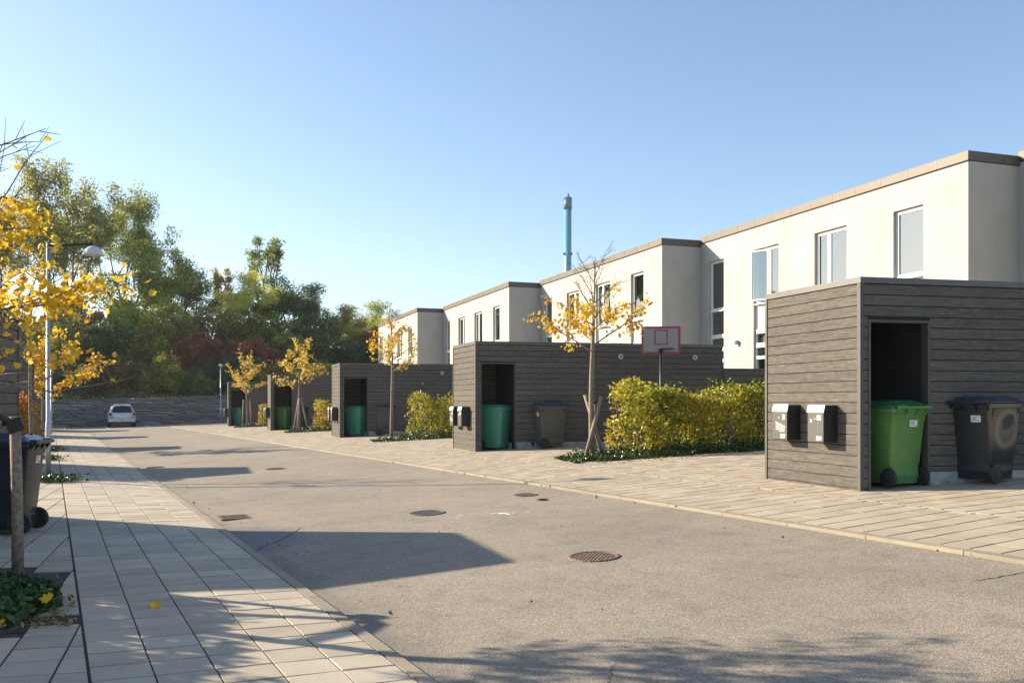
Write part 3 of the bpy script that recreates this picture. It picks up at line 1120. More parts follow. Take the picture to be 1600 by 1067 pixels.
SL = ['near grey timber shed carrying mailboxes 227 and 229, bright green bin in its niche',
      'second timber shed on the right, behind the basketball hoop, teal bin in its niche',
      'third timber shed on the right, beyond the young tree without stakes',
      'fourth timber shed on the right, behind the tree held by a tripod of stakes',
      'farthest timber shed on the right, next to the parking area']
TOPS = [3.0, 2.91, 2.85, 2.79, 2.68]
for k, (u, s, z0) in enumerate(SHED_R):
    shed(u, s, z0, TOPS[k] - z0, SL[k], single=k < 2)
SLL = ['dark timber shed at the left picture edge, behind the black bin and the stakes',
       'second timber shed on the left, behind the orange hedge',
       'third timber shed on the left, behind the lamp post', 'fourth timber shed on the left, hidden behind the yellow tree', 'last timber shed on the left before the parking area']
for k in range(5):
    s = 11.66 + 11.95 * k
    shed(-.65, s, -.015 - .02 * k, 2.6, SLL[k], single=k < 1, mirror=True, niche=False, L2=5.5)
# lower board fence between the second shed and the next garden
def board_fence(u, s, ztop, zbot, L, label):
    root = empty('board_fence', (u, s, 0), label, 'fence', 'low board fences behind the sheds')
    cl = Cladding(root, u < 15.3 and s < 19, None)
    bk = MB(); wallbox(bk, (0, 0), (E2R[0] * L, E2R[1] * L), zbot - .1, ztop - .03, .05, 1); bk.build('backing', 'backing', root)
    k = 0; z = ztop - .04
    while z - .1335 > zbot:
        z -= .1335
        cl.board((0, 0), E2R, L, z, .1265, .021, -1)
    cl.finish()
    c = MB(); wallbox(c, (E2R[1] * .03, -E2R[0] * .03), (E2R[0] * L + E2R[1] * .03, E2R[1] * L - E2R[0] * .03), ztop - .035, ztop, .1, 1); c.build('capping', 'cap', root)
    c = MB(); wallbox(c, (-.05 * E2R[0] + E2R[1] * .02, -.05 * E2R[1] - E2R[0] * .02), (E2R[1] * .02, -E2R[0] * .02), zbot, ztop + .0, .08, 1); c.build('post', 'darktrim', root)
FL = ['low dark board fence between the near shed and its house', 'low dark board fence right of the second shed, under the tall window', 'low dark board fence behind the third shed', 'low dark board fence behind the fourth shed', 'low dark board fence behind the last shed']
for k, (u, s, z0) in enumerate(SHED_R):
    a = 6.38
    board_fence(u + E2R[0] * a, s + E2R[1] * a, TOPS[k] - .59, z0 + .25, 3.6, FL[k])

# ------------------------------------------------------------------ mailboxes on the near sheds
FONT = None
def text(body, size, mat, parent, M, name='lettering'):
    c = bpy.data.curves.new(name, 'FONT')
    c.body = body; c.size = size; c.extrude = .0006; c.offset = size * .018
    c.resolution_u = 3
    c.materials.append(MAT[mat])
    tmp = bpy.data.objects.new('tmp', c)
    me = bpy.data.meshes.new_from_object(tmp)
    bpy.data.objects.remove(tmp)
    return link(name, me, parent, M=M)
# local frame of a mailbox: x across the door, y into the wall, z up
def mailbox(pos, ang, label, number=None, style=0, single=True):
    """pos: centre of the back plate at its foot; the box looks towards -y"""
    root = empty('mailbox', pos, label, 'mailbox', 'grey mailboxes on the shed fronts', rz=ang)
    W, Hh, Dp = .33, .475, .205
    b = MB(); b.box(-W / 2, W / 2, -Dp, 0, 0, Hh - .075)
    vs = [(-W / 2, -Dp, Hh - .075), (W / 2, -Dp, Hh - .075), (W / 2, 0, Hh - .075), (-W / 2, 0, Hh - .075), (-W / 2, -Dp + .012, Hh), (W / 2, -Dp + .012, Hh), (W / 2, 0, Hh), (-W / 2, 0, Hh)]
    b2 = MB().add(vs, [(4, 5, 6, 7), (0, 1, 5, 4), (1, 2, 6, 5), (2, 3, 7, 6), (3, 0, 4, 7)])
    b.v += []; o = len(b.v); b.v += b2.v; b.f += [tuple(i + o for i in q) for q in b2.f]
    body = b.build('body', 'darkmetal', root)
    bevel(body, .004, 1)
    d = MB(); d.box(-W / 2 + .006, W / 2 - .006, -Dp - .008, -Dp - .001, .006, Hh - .10)
    door = d.build('door', 'ltgrey', root); bevel(door, .003, 1)
    f = MB()
    y0 = -Dp - .016
    f.add([(-W / 2 - .004, y0, Hh - .092), (W / 2 + .004, y0, Hh - .092), (W / 2 + .004, -Dp + .006, Hh + .006), (-W / 2 - .004, -Dp + .006, Hh + .006),
           (-W / 2 - .004, y0 + .006, Hh - .098), (W / 2 + .004, y0 + .006, Hh - .098), (W / 2 + .004, -Dp + .012, Hh + .002), (-W / 2 - .004, -Dp + .012, Hh + .002)],
          [(0, 1, 2, 3), (7, 6, 5, 4), (0, 4, 5, 1), (1, 5, 6, 2), (2, 6, 7, 3), (3, 7, 4, 0)])
    f.build('flap', 'white', root)
    lk = MB(); lk.tube([(-.0, -Dp - .008, .30), (-.0, -Dp - .018, .30)], .013, 10); lk.build('lock', 'steel', root)
    MF = lambda x, z: Matrix.Translation((x, -Dp - .0095, z)) @ Matrix.Rotation(R(90), 4, 'X')
    n = MB(); n.box(.03 if style else .06, .11 if style else .105, -Dp - .0098, -Dp - .0084, .285 if style else .275, .345); n.build('name_plate', 'label', root)
    if number:
        text(number, .075, 'whiteink', root, MF(.012, .026), 'number')
    if style == 0:
        q = MB()
        for i in range(7):
            hh = .085 - .009 * i
            q.box(-.085 + i * .030, -.085 + i * .030 + .007, -Dp - .0095, -Dp - .0085, .145, .145 + hh)
            q.box(-.092 + i * .030, -.092 + i * .030 + .021, -Dp - .0095, -Dp - .0085, .145 + hh + .002, .145 + hh + .013)
        q.box(-.092, .11, -Dp - .0095, -Dp - .0085, .136, .142)
        q.build('emblem', 'whiteink', root)
        text('familien', .024, 'whiteink', root, MF(.01, .092), 'lettering') if False else None
        q = MB()
        for i in range(9):
            q.box(-.01 + i * .013, -.01 + i * .013 + .009, -Dp - .0095, -Dp - .0085, .112, .122)
        q.build('small_print', 'whiteink', root)
    else:
        q = MB(); q.tube([(-.085, -Dp - .0085, .275), (-.085, -Dp - .0115, .275)], .020, 12); q.build('round_sticker', 'whiteink', root)
        q = MB(); q.box(-.014, .014, -.001, .001, -.05, .05, Matrix.Translation((-.085, -Dp - .009, .185)) @ Matrix.Rotation(R(28), 4, 'Y')); q.scale = None
        q = MB(); q.box(-.003, .003, -.0008, .0008, -.045, .045, Matrix.Translation((-.085, -Dp - .0090, .185)) @ Matrix.Rotation(R(-24), 4, 'Y')); q.build('scratch', 'ink', root)
    return root
def on_front(shed_uv, a, d, z):
    return (shed_uv[0] + E1[0] * a - E1[1] * d, shed_uv[1] + E1[1] * a + E1[0] * d, z)
# looking from the road at the front: the box's local x runs from far to near (towards the camera)
ANGF = math.atan2(-E1[1], -E1[0])
S0 = SHED_R[0]
mailbox(on_front(S0, 1.325, .023, .945), ANGF, 'grey mailbox numbered 227 with white figure emblem on the near shed', '227', 0)
mailbox(on_front(S0, .565, .023, .940), ANGF, 'grey mailbox numbered 229 with round sticker on the near shed', '229', 1)
ML = [('closer of the two mailboxes on the second shed', 'farther of the two mailboxes on the second shed'),
      ('closer of the two mailboxes on the third shed', 'farther of the two mailboxes on the third shed'),
      ('closer of the two mailboxes on the fourth shed', 'farther of the two mailboxes on the fourth shed'),
      ('closer of the two mailboxes on the farthest right shed', 'farther of the two mailboxes on the farthest right shed')]
for k in range(1, 5):
    mailbox(on_front(SHED_R[k], .617, .023, TOPS[k] - 2.03), ANGF, ML[k - 1][0], None, 1)
    mailbox(on_front(SHED_R[k], 1.372, .023, TOPS[k] - 2.03), ANGF, ML[k - 1][1], None, 0)

# ------------------------------------------------------------------ wheelie bins
def M_bin(name, col, marked=False):
    t = NT(name)
    n = t.noise(t.obj(), 5, 4, .6)
    c = t.ramp(n, [(.3, tuple(x * .85 for x in col)), (.7, tuple(x * 1.15 for x in col))])
    if marked:  # one flank browner towards the top, with a paler ring and dark oval
        sx = t.n('SeparateXYZ'); t.l(t.obj(), sx.inputs[0])
        def el(cy, cz, ry, rz, rot):
            dy = t.math('SUBTRACT', sx.outputs[1], cy); dz = t.math('SUBTRACT', sx.outputs[2], cz)
            cr, sr = math.cos(R(rot)), math.sin(R(rot))
            a = t.math('DIVIDE', t.math('ADD', t.math('MULTIPLY', dy, cr), t.math('MULTIPLY', dz, sr)), ry)
            b = t.math('DIVIDE', t.math('SUBTRACT', t.math('MULTIPLY', dz, cr), t.math('MULTIPLY', dy, sr)), rz)
            return t.math('SQRT', t.math('ADD', t.math('POWER', a, 2), t.math('POWER', b, 2)))
        side = t.ramp(sx.outputs[0], [(.20, (0, 0, 0)), (.24, (1, 1, 1))])
        up = t.ramp(sx.outputs[2], [(.38, (0, 0, 0)), (.62, (1, 1, 1))])
        c = t.mix(t.math('MULTIPLY', t.math('MULTIPLY', side, up), .85), c, (.15, .115, .078))
        inner = t.ramp(el(.07, .76, .17, .10, 22), [(.7, (1, 1, 1)), (1.0, (0, 0, 0))])
        ring = t.math('SUBTRACT', 1, t.math('MULTIPLY', t.math('ABSOLUTE', t.math('SUBTRACT', el(.05, .68, .24, .21, 22), 1)), 3.2), clamp=True)
        c = t.mix(t.math('MULTIPLY', side, t.math('MULTIPLY', ring, .75)), c, (.27, .21, .145))
        c = t.mix(t.math('MULTIPLY', side, inner), c, (.03, .033, .038))
    t.base(c); t.set(.42, 0, .45)
    t.bump(t.noise(t.obj(), 220, 2), .08, .002)
    return t.m
MAT['bin_green'] = M_bin('bright_green_plastic', (.095, .23, .06))
MAT['bin_greenlid'] = M_bin('dark_green_plastic', (.025, .15, .05))
MAT['bin_teal'] = M_bin('teal_green_plastic', (.045, .25, .17))
MAT['bin_leaf'] = M_bin('leaf_green_plastic', (.07, .19, .055))
MAT['bin_grey'] = M_bin('weathered_grey_plastic', (.085, .082, .07))
MAT['bin_black'] = M_bin('black_plastic', (.013, .018, .025))
MAT['bin_brown_side'] = M_bin('black_plastic_with_brown_side', (.014, .020, .028), True)
MAT['bin_lid'] = M_bin('sky_tinted_lid_plastic', (.025, .045, .075)); MAT['bin_lid'].node_tree.nodes['Principled BSDF'].inputs['Roughness'].default_value = .26  # dark lid, the blue of the reflected sky mixed into its base colour
def wheelie_bin(pos, ang, body, lid, label, scale=1.0, sticker='rear'):
    """ang: rotation about z; the wheels and the handle are on the local -y side"""
    root = empty('wheelie_bin', pos, label, 'wheelie bin', 'wheelie bins by the sheds', rz=ang)
    def ring(z, w, y0, y1, r=.04, n=3):
        pts = []
        for (cx_, cy_, a0) in ((w - r, y1 - r, 0), (-w + r, y1 - r, 90), (-w + r, y0 + r, 180), (w - r, y0 + r, 270)):
            for i in range(n + 1):
                t = R(a0 + 90 * i / n)
                pts.append((cx_ + r * math.cos(t), cy_ + r * math.sin(t), z))
        return pts
    def loft(rings, capb=True, capt=True):
        mb = MB(); n = len(rings[0])
        for r_ in rings: mb.v += r_
        for k in range(len(rings) - 1):
            for i in range(n):
                j = (i + 1) % n
                mb.f.append((k * n + i, k * n + j, (k + 1) * n + j, (k + 1) * n + i))
        if capb: mb.f.append(tuple(range(n - 1, -1, -1)))
        if capt: mb.f.append(tuple((len(rings) - 1) * n + i for i in range(n)))
        return mb
    b = loft([ring(.045, .226, -.246, .275), ring(.125, .229, -.248, .280), ring(.13, .232, -.258, .284), ring(.19, .233, -.260, .290), ring(.20, .231, -.252, .290), ring(.27, .236, -.258, .296), ring(.30, .246, -.262, .300), ring(.60, .262, -.290, .328), ring(.93, .278, -.322, .358), ring(.935, .29, -.345, .375), ring(.985, .292, -.348, .378)])
    # recessed axle bay is formed by the step at the foot
    bo = b.build('body', body, root, True); bevel(bo, .006, 2, 35)
    l = loft([ring(.988, .300, -.350, .392), ring(1.015, .306, -.350, .400), ring(1.020, .290, -.335, .385, .05), ring(1.060, .262, -.29, .345, .07), ring(1.082, .19, -.21, .27, .08)], True, True)
    lo = l.build('lid', lid, root, True); bevel(lo, .005, 2, 30)
    # ribs on the lid
    for x in (-.12, .12):
        MB().box(x - .012, x + .012, -.24, .28, 1.072, 1.090).build('lid_rib', lid, lo)
    # handle with brackets
    h = MB()
    for x in (-.235, -.09, .09, .235):
        h.add([(x - .012, -.34, .90), (x + .012, -.34, .90), (x + .012, -.40, .985), (x - .012, -.40, .985), (x - .012, -.34, .985), (x + .012, -.34, .985)],
              [(0, 1, 2, 3), (3, 2, 5, 4), (0, 3, 4), (1, 5, 2), (0, 4, 5, 1)])
    h.tube([(-.275, -.405, .998), (.275, -.405, .998)], .019, 8)
    h.build('handle', body if body != 'bin_brown_side' else 'bin_black', root)
    hg = MB()
    for x in (-.20, .20):
        MB().box(x - .05, x + .05, -.41, -.335, 1.0, 1.028).build('hinge', lid, root)
    ax = MB(); ax.tube([(-.27, -.232, .123), (.27, -.232, .123)], .012, 8); ax.build('axle', 'steel', root)
    for sgn in (-1, 1):
        w = MB(); x0 = sgn * .238; x1 = sgn * .292
        w.tube([(x0, -.235, .123), (x0 + (x1 - x0) * .15, -.235, .123), (x0 + (x1 - x0) * .85, -.235, .123), (x1, -.235, .123)], [.112, .123, .123, .112], 24)
        wo = w.build('wheel', 'black', root, False); bevel(wo, .004, 1, 30)
        hb = MB(); hb.tube([(x1 - sgn * .001, -.235, .123), (x1 + sgn * .006, -.235, .123)], [.072, .066], 18)
        hb.tube([(x1 + sgn * .005, -.235, .123), (x1 + sgn * .014, -.235, .123)], [.02, .016], 10)
        hb.build('hub', 'darkmetal', wo)
    # the vertical rib panels on both flanks
    for sgn in (-1, 1):
        rb = MB()
        for y in (-.285, .30):
            rb.add([(sgn * .262, y - .018, .80), (sgn * .262, y + .018, .80), (sgn * .288, y + .018, .93), (sgn * .288, y - .018, .93), (sgn * .262, y - .018, .93), (sgn * .262, y + .018, .93)],
                   [(0, 1, 2, 3), (0, 3, 4), (1, 5, 2), (3, 2, 5, 4), (0, 4, 5, 1)])
        rb.build('side_rib', 'bin_black' if body in ('bin_brown_side', 'bin_black', 'bin_grey') else body, root)
    if sticker:
        yy = -.3155 if sticker == 'rear' else .3395
        s_ = 1 if sticker == 'rear' else -1
        tilt = R(6.0)
        Ms = Matrix.Translation((.05 * s_, yy, .80)) @ Matrix.Rotation(-tilt if sticker == 'rear' else R(-7.4), 4, 'X')
        if sticker != 'rear':
            Ms = Matrix.Translation((0, .342, .80)) @ Matrix.Rotation(R(180), 4, 'Z') @ Matrix.Rotation(R(6.9), 4, 'X')
        else:
            Ms = Matrix.Translation((.07, -.3125, .80)) @ Matrix.Rotation(R(5.9), 4, 'X')
        q = MB(); q.box(-.062, .062, -.003, .004, -.042, .042, Ms); st_ = q.build('sticker', 'label', root)
        q = MB()
        for (x0, x1, z) in ((-.05, .02, .024), (-.05, .0, .010), (-.05, .01, -.003), (-.05, .03, -.017), (.02, .05, -.028), (.03, .052, .026)):
            q.box(x0, x1, -.0042, -.0031, z - .0028, z + .0028, Ms)
        q.build('small_print', 'ink', st_)
    if scale != 1.0:
        root.scale = (scale,) * 3
    return root
def yaw(dx, dy):
    """heading so that the wheels' side faces the direction (dx, dy)"""
    return math.atan2(dx, -dy)
def wbin(u, s, dx, dy, *a, **k):
    return wheelie_bin((u, s, g(u, s) + .008), yaw(dx, dy), *a, **k)
wbin(9.57, 8.27, -.06, -1, 'bin_green', 'bin_greenlid', 'bright green wheelie bin standing in the niche of the near shed')
wbin(10.54, 7.66, -.985, -.13, 'bin_brown_side', 'bin_lid', 'black wheelie bin with a brown ring on its side, against the near shed')
wbin(9.60, 20.02, -.6, .8, 'bin_teal', 'bin_teal', 'teal wheelie bin in the niche of the second shed', sticker='front')
wbin(10.61, 19.12, -1, .1, 'bin_grey', 'bin_lid', 'weathered grey wheelie bin against the second shed')
wbin(9.74, 31.72, -.6, .8, 'bin_teal', 'bin_teal', 'teal wheelie bin in the niche of the third shed', sticker='front')
wbin(10.58, 31.15, -1, .1, 'bin_grey', 'bin_lid', 'weathered grey wheelie bin against the third shed')
wbin(9.82, 43.5, -.6, .8, 'bin_leaf', 'bin_leaf', 'leaf green wheelie bin in the niche of the fourth shed', sticker='front')
wbin(10.62, 42.9, -.90, -.42, 'bin_black', 'bin_lid', 'black wheelie bin behind the stakes at the fourth shed')
wbin(9.86, 55.2, -.6, .8, 'bin_teal', 'bin_teal', 'teal wheelie bin in the niche of the farthest shed', sticker='front')
wbin(-.45, 11.60, .95, -.31, 'bin_black', 'bin_lid', 'black wheelie bin with sky-tinted dark lid at the left edge behind the stakes')

# ------------------------------------------------------------------ basketball hoop
hz = g(11.9, 16.4)
hoop = empty('basketball_hoop', (11.9, 16.4, hz), 'portable basketball hoop with red rimmed grey backboard behind the hedge', 'basketball hoop', rz=-PHI - R(9))
MB().tube([(0, .06, 0), (0, .06, 2.15)], .030, 12).build('pole', 'darkmetal', hoop, True)
MB().tube([(0, .06, 2.15), (0, .03, 2.30)], .045, 10).build('bracket', 'black', hoop)
BZ0, BZ1 = 2.06, 2.665
def rrect(w, z0, z1, r, y0, y1, n=4):
    pts = []
    for (cx_, cz_, a0) in ((w - r, z1 - r, 0), (-w + r, z1 - r, 90), (-w + r, z0 + r, 180), (w - r, z0 + r, 270)):
        for i in range(n + 1):
            t = R(a0 + 90 * i / n)
            pts.append((cx_ + r * math.cos(t), cz_ + r * math.sin(t)))
    mb = MB(); m = len(pts)
    mb.v += [(a, y0, b) for a, b in pts] + [(a, y1, b) for a, b in pts]
    mb.f += [tuple(range(m)), tuple(range(2 * m - 1, m - 1, -1))] + [(i, m + i, m + (i + 1) % m, (i + 1) % m) for i in range(m)]
    return mb
MAT['red'] = M_plain('faded_red_plastic', (.36, .045, .07), .5, 0, .12, 8)
def M_speck():
    t = NT('speckled_grey_board')
    c = t.ramp(t.noise(t.obj(), 120, 3, .8), [(.38, (.10, .11, .12)), (.5, (.26, .27, .28)), (.62, (.48, .49, .50))])
    t.base(c); t.set(.5); return t.m
MAT['speck'] = M_speck()
bb = rrect(.425, BZ0, BZ1, .045, -.02, .02).build('backboard_rim', 'red', hoop)
rrect(.372, BZ0 + .05, BZ1 - .05, .008, -.026, -.021).build('board_face', 'speck', hoop)
ins = MB()
for (a, b, c, d) in ((-.14, .15, .505, .53), (-.14, .15, .20, .225), (-.14, -.11, .225, .505), (.12, .15, .225, .505)):
    ins.box(a, b, -.030, -.0262, BZ0 + c, BZ0 + d)
ins.build('target_square', 'red', hoop)
rim = MB(); c0 = (0.09, -.24, BZ0 + .10)
rim.tube([(c0[0] + .20 * math.cos(R(t)), c0[1] + .20 * math.sin(R(t)), c0[2]) for t in range(0, 361, 15)], .009, 6, False)
rim.build('rim', 'black', hoop)
MB().box(-.04, .05, -.06, -.027, BZ0 + .02, BZ0 + .12).box(-.03, .04, -.12, -.06, BZ0 + .07, BZ0 + .11).build('rim_mount', 'black', hoop)
MB().box(-.35, .35, -.1, .75, -.0, .10).build('base', 'black', hoop)

# ------------------------------------------------------------------ lamp posts
def lamp_post(u, s, H, arm, label, armdir=(1, 0)):
    root = empty('lamp_post', (u, s, g(u, s) if s < 68 else .1), label, 'lamp post', 'galvanised lamp posts')
    MB().tube([(0, 0, -.1), (0, 0, 1.1), (0, 0, 1.12), (0, 0, H)], [.048, .048, .038, .034], 14).build('post', 'steel', root, True)
    hx, hy = (armdir[0] * arm, armdir[1] * arm)
    if arm:
        MB().tube([(0, 0, H - .03), (hx * .5, hy * .5, H - .03), (hx, hy, H - .03)], [.03, .028, .028], 10).build('arm', 'darkmetal', root, True)
        z = H - .07
    else:
        z = H
    pr = [(.04, z + .02), (.10, z - .01), (.165, z - .07), (.185, z - .14), (.19, z - .155)] if arm else [(.01, z + .10), (.06, z + .07), (.16, z - .05), (.165, z - .07)]
    mb = MB(); n = 20
    for (rr, zz) in pr + [(p[0] - .012, p[1] - .006) for p in pr[::-1]]:
        for i in range(n):
            mb.v.append((hx + rr * math.cos(2 * math.pi * i / n), hy + rr * math.sin(2 * math.pi * i / n), zz))
    L = len(pr) * 2
    for q in range(L - 1):
        for i in range(n):
            j = (i + 1) % n
            mb.f.append((q * n + i, q * n + j, (q + 1) * n + j, (q + 1) * n + i))
    mb.f.append(tuple(range(n)))
    mb.build('lamp_shade', 'white', root, True)
    mb = MB().tube([(hx, hy, z - .05), (hx, hy, z - .15)], [.05, .07], 12); mb.build('diffuser', 'label', root, True)
    MB().tube([(0, 0, -.05), (0, 0, .03)], .07, 12).build('base_collar', 'steel', root)
    MB().box(.030, .050, -.05, .05, .6, .95).build('service_hatch', 'steel', root)
    return root
lamp_post(-.05, 19.5, 4.50, .85, 'nearest galvanised lamp post, its dome lamp hanging among yellow leaves', (.90, -.44))
lamp_post(0.0, 52.6, 4.05, .70, 'second lamp post on the left, seen beside the near one', (.95, -.3))
lamp_post(10.6, 66.4, 4.05, 0, 'thin lamp post with pointed white cap by the retaining wall')

# ------------------------------------------------------------------ far chimney
ch = empty('chimney', (126.0, 216.4, 0), 'tall turquoise industrial chimney rising behind the house roofs', 'chimney')
MAT['turq'] = M_plain('turquoise_steel', (.11, .35, .48), .4, .1, .06, .2)
MAT['teal'] = M_plain('deep_teal_steel', (.05, .24, .34), .45, .1, .12, .3)
MB().tube([(0, 0, 0), (0, 0, 54.2)], [1.05, 1.0], 28).build('shaft', 'turq', ch, True)
MB().tube([(0, 0, 54.2), (0, 0, 57.6)], [1.06, 1.06], 28).build('crown', 'teal', ch, True)
MB().tube([(.1, 0, 57.6), (.1, 0, 58.6)], [.35, .35], 12).build('flue', 'teal', ch)
mb = MB(); n = 12
for zz in (54.6, 57.2): mb.tube([(1.22 * math.cos(2 * math.pi * i / n), 1.22 * math.sin(2 * math.pi * i / n), zz) for i in range(n + 1)], .05, 5, False)
for i in range(n): mb.tube([(1.22 * math.cos(2 * math.pi * i / n), 1.22 * math.sin(2 * math.pi * i / n), 54.3), (1.22 * math.cos(2 * math.pi * i / n), 1.22 * math.sin(2 * math.pi * i / n), 57.2)], .022, 4)
mb.build('service_cage', 'darkmetal', ch)
for a in range(0, 360, 60):
    x, y = 1.2 * math.cos(R(a)), 1.2 * math.sin(R(a))
    MB().box(x - .16, x + .16, y - .16, y + .16, 41.9, 42.5).build('beacon', 'darkmetal', ch)
MB().tube([(-.9, -.75, 20), (-.9, -.75, 41.5)], .12, 8).build('riser_pipe', 'steel', ch)

# ------------------------------------------------------------------ parked car, seen from behind
MAT['carpaint'] = (lambda t: (t.base((.50, .53, .56)), t.set(.28, .35, .5), t.b.inputs.__getitem__('Coat Weight').__setattr__('default_value', .6), t.m)[-1])(NT('silver_car_paint'))
MAT['carglass'] = M_plain('tinted_car_glass', (.012, .015, .018), .08, 0, 0, spec=.6, bump=0)
MAT['redlens'] = M_plain('red_lamp_lens', (.45, .012, .03), .2, 0, .1)
MAT['alloy'] = M_plain('alloy_rim', (.45, .46, .47), .35, .7, .05)
MAT['plate'] = M_plain('number_plate', (.7, .7, .68), .5, 0, .02)
cu, cs = 4.12, 64.45
car = empty('parked_car', (cu, cs, (g(cu, cs) + g(cu, cs + 3)) / 2 - .022), 'small silver hatchback parked nose to the retaining wall', 'car', rz=R(-1))
# stations along y: (y, half width, z of sill, belt z, roof half width, roof z)
ST = [(0.00, .76, .36, .80, .70, .86), (.05, .82, .30, .90, .66, .98), (.22, .845, .27, .94, .58, 1.28), (.42, .852, .26, .95, .555, 1.45), (1.2, .853, .24, .95, .575, 1.49), (2.1, .85, .24, .93, .56, 1.45), (2.55, .848, .24, .92, .55, 1.28), (3.05, .84, .25, .90, .62, .98), (3.6, .80, .27, .80, .60, .84), (3.92, .66, .34, .62, .50, .68), (3.99, .55, .40, .55, .42, .60)]
mb = MB()
for (y, w, zs, zb_, rw_, rz_) in ST:
    prof = [(w * .90, zs), (w, zs + .10), (w * 1.0, (zs + zb_) / 2), (w * .985, zb_ - .02), (w * .955, zb_ + .015), ((w * .955 + rw_) / 2 + .03, (zb_ + rz_) / 2), (rw_ + .03, rz_ - .045), (rw_ * .80, rz_ - .005), (0, rz_ + .012)]
    row_ = [(x, y, z) for x, z in prof] + [(-x, y, z) for x, z in prof[-2::-1]]
    mb.v += row_
n = len(row_)
for k in range(len(ST) - 1):
    for i in range(n - 1):
        mb.f.append((k * n + i + 1, k * n + i, (k + 1) * n + i, (k + 1) * n + i + 1))
    mb.f.append((k * n, k * n + n - 1, (k + 1) * n + n - 1, (k + 1) * n))
mb.f.append(tuple(range(n))); mb.f.append(tuple((len(ST) - 1) * n + i for i in range(n - 1, -1, -1)))
body = mb.build('body', 'carpaint', car, True)
ss_ = body.modifiers.new('smooth', 'SUBSURF'); ss_.levels = 1; ss_.render_levels = 1
def cpatch(name, pts, mat, parent=None, t=.012, nrm=(0, -1, 0)):
    nv = Vector(nrm).normalized() * t
    a = [Vector(p) for p in pts]; n_ = len(a)
    m_ = MB(); m_.v = [tuple(p) for p in a] + [tuple(p + nv) for p in a]
    m_.f = [tuple(range(n_ - 1, -1, -1)), tuple(range(n_, 2 * n_))] + [(i, (i + 1) % n_, n_ + (i + 1) % n_, n_ + i) for i in range(n_)]
    return m_.build(name, mat, parent or car)
rearn = (0, -.80, .42)
gy = lambda z: .035 + (z - .93) * .62
cpatch('rear_window', [(-.60, gy(.97), .97), (-.35, gy(.945), .945), (.35, gy(.945), .945), (.60, gy(.97), .97), (.50, gy(1.33) - .015, 1.33), (.30, gy(1.37) - .015, 1.37), (-.30, gy(1.37) - .015, 1.37), (-.50, gy(1.33) - .015, 1.33)], 'carglass', t=.03, nrm=rearn)
cpatch('roof_spoiler', [(-.52, .20, 1.40), (.52, .20, 1.40), (.50, .42, 1.475), (-.50, .42, 1.475)], 'carpaint', t=.03, nrm=(0, 0, 1))
cpatch('brake_light', [(-.13, .192, 1.405), (.13, .192, 1.405), (.13, .192, 1.43), (-.13, .192, 1.43)], 'redlens')
for sg in (-1, 1):
    cpatch('tail_light', [(sg * .60, -.012, .76), (sg * .80, .05, .76), (sg * .81, .07, .90), (sg * .72, .02, .965), (sg * .62, -.0, .90)][::sg], 'redlens', t=.03)
    m_ = MB().box(sg * .86 if sg > 0 else -1.0, 1.0 if sg > 0 else -.86, 2.35, 2.50, .92, 1.06); q = m_.build('wing_mirror', 'darkmetal', car); bevel(q, .03, 2)
    cpatch('side_window', [(sg * .822, .55, .985), (sg * .822, 2.35, .985), (sg * .655, 2.1, 1.36), (sg * .655, .75, 1.37)][::-sg], 'carglass', t=.02, nrm=(sg, 0, .5))
    cpatch('bumper_strip', [(sg * .50, -.03, .62), (sg * .76, .01, .62), (sg * .76, .01, .66), (sg * .50, -.03, .66)][::sg], 'black')
    for y in (.62, 3.12):
        w = MB(); w.tube([(sg * .70, y, .295), (sg * .72, y, .295), (sg * .85, y, .295), (sg * .865, y, .295)], [.26, .295, .295, .26], 22)
        wo = w.build('wheel', 'black', car)
        rm_ = MB().tube([(sg * .855, y, .295), (sg * .872, y, .295)], [.19, .17], 18); rm_.build('rim', 'alloy', wo)
bm = MB()
bp_ = [(-.80, .05), (-.70, -.045), (-.30, -.075), (.30, -.075), (.70, -.045), (.80, .05), (.80, .16), (-.80, .16)]
bm.prism(bp_, .34, .60); b_ = bm.build('bumper', 'carpaint', car); bevel(b_, .03, 2)
MB().box(-.70, .70, .0, .15, .25, .345).build('underbody', 'black', car)
p_ = cpatch('number_plate', [(-.26, -.079, .50), (.26, -.079, .50), (.26, -.079, .61), (-.26, -.079, .61)], 'plate', t=.008)
MB().box(-.20, -.12, -.089, -.0875, .53, .58).box(-.09, -.02, -.089, -.0875, .53, .58).box(.02, .09, -.089, -.0875, .53, .58).box(.12, .19, -.089, -.0875, .53, .58).build('plate_print', 'ink', p_)
MB().tube([(0, -.012, .86), (0, -.024, .86)], .022, 4).build('badge', 'steel', car)
MB().box(-.10, .10, -.03, -.012, .775, .80).build('tailgate_handle', 'ink', car)
MB().tube([(0, -.16, .40), (0, -.02, .40)], .018, 8).tube([(0, -.16, .39), (0, -.16, .46)], .022, 8).build('tow_hitch', 'darkmetal', car)
MB().tube([(0, .6, 1.50), (0, .45, 1.62)], .008, 6).build('antenna', 'black', car)
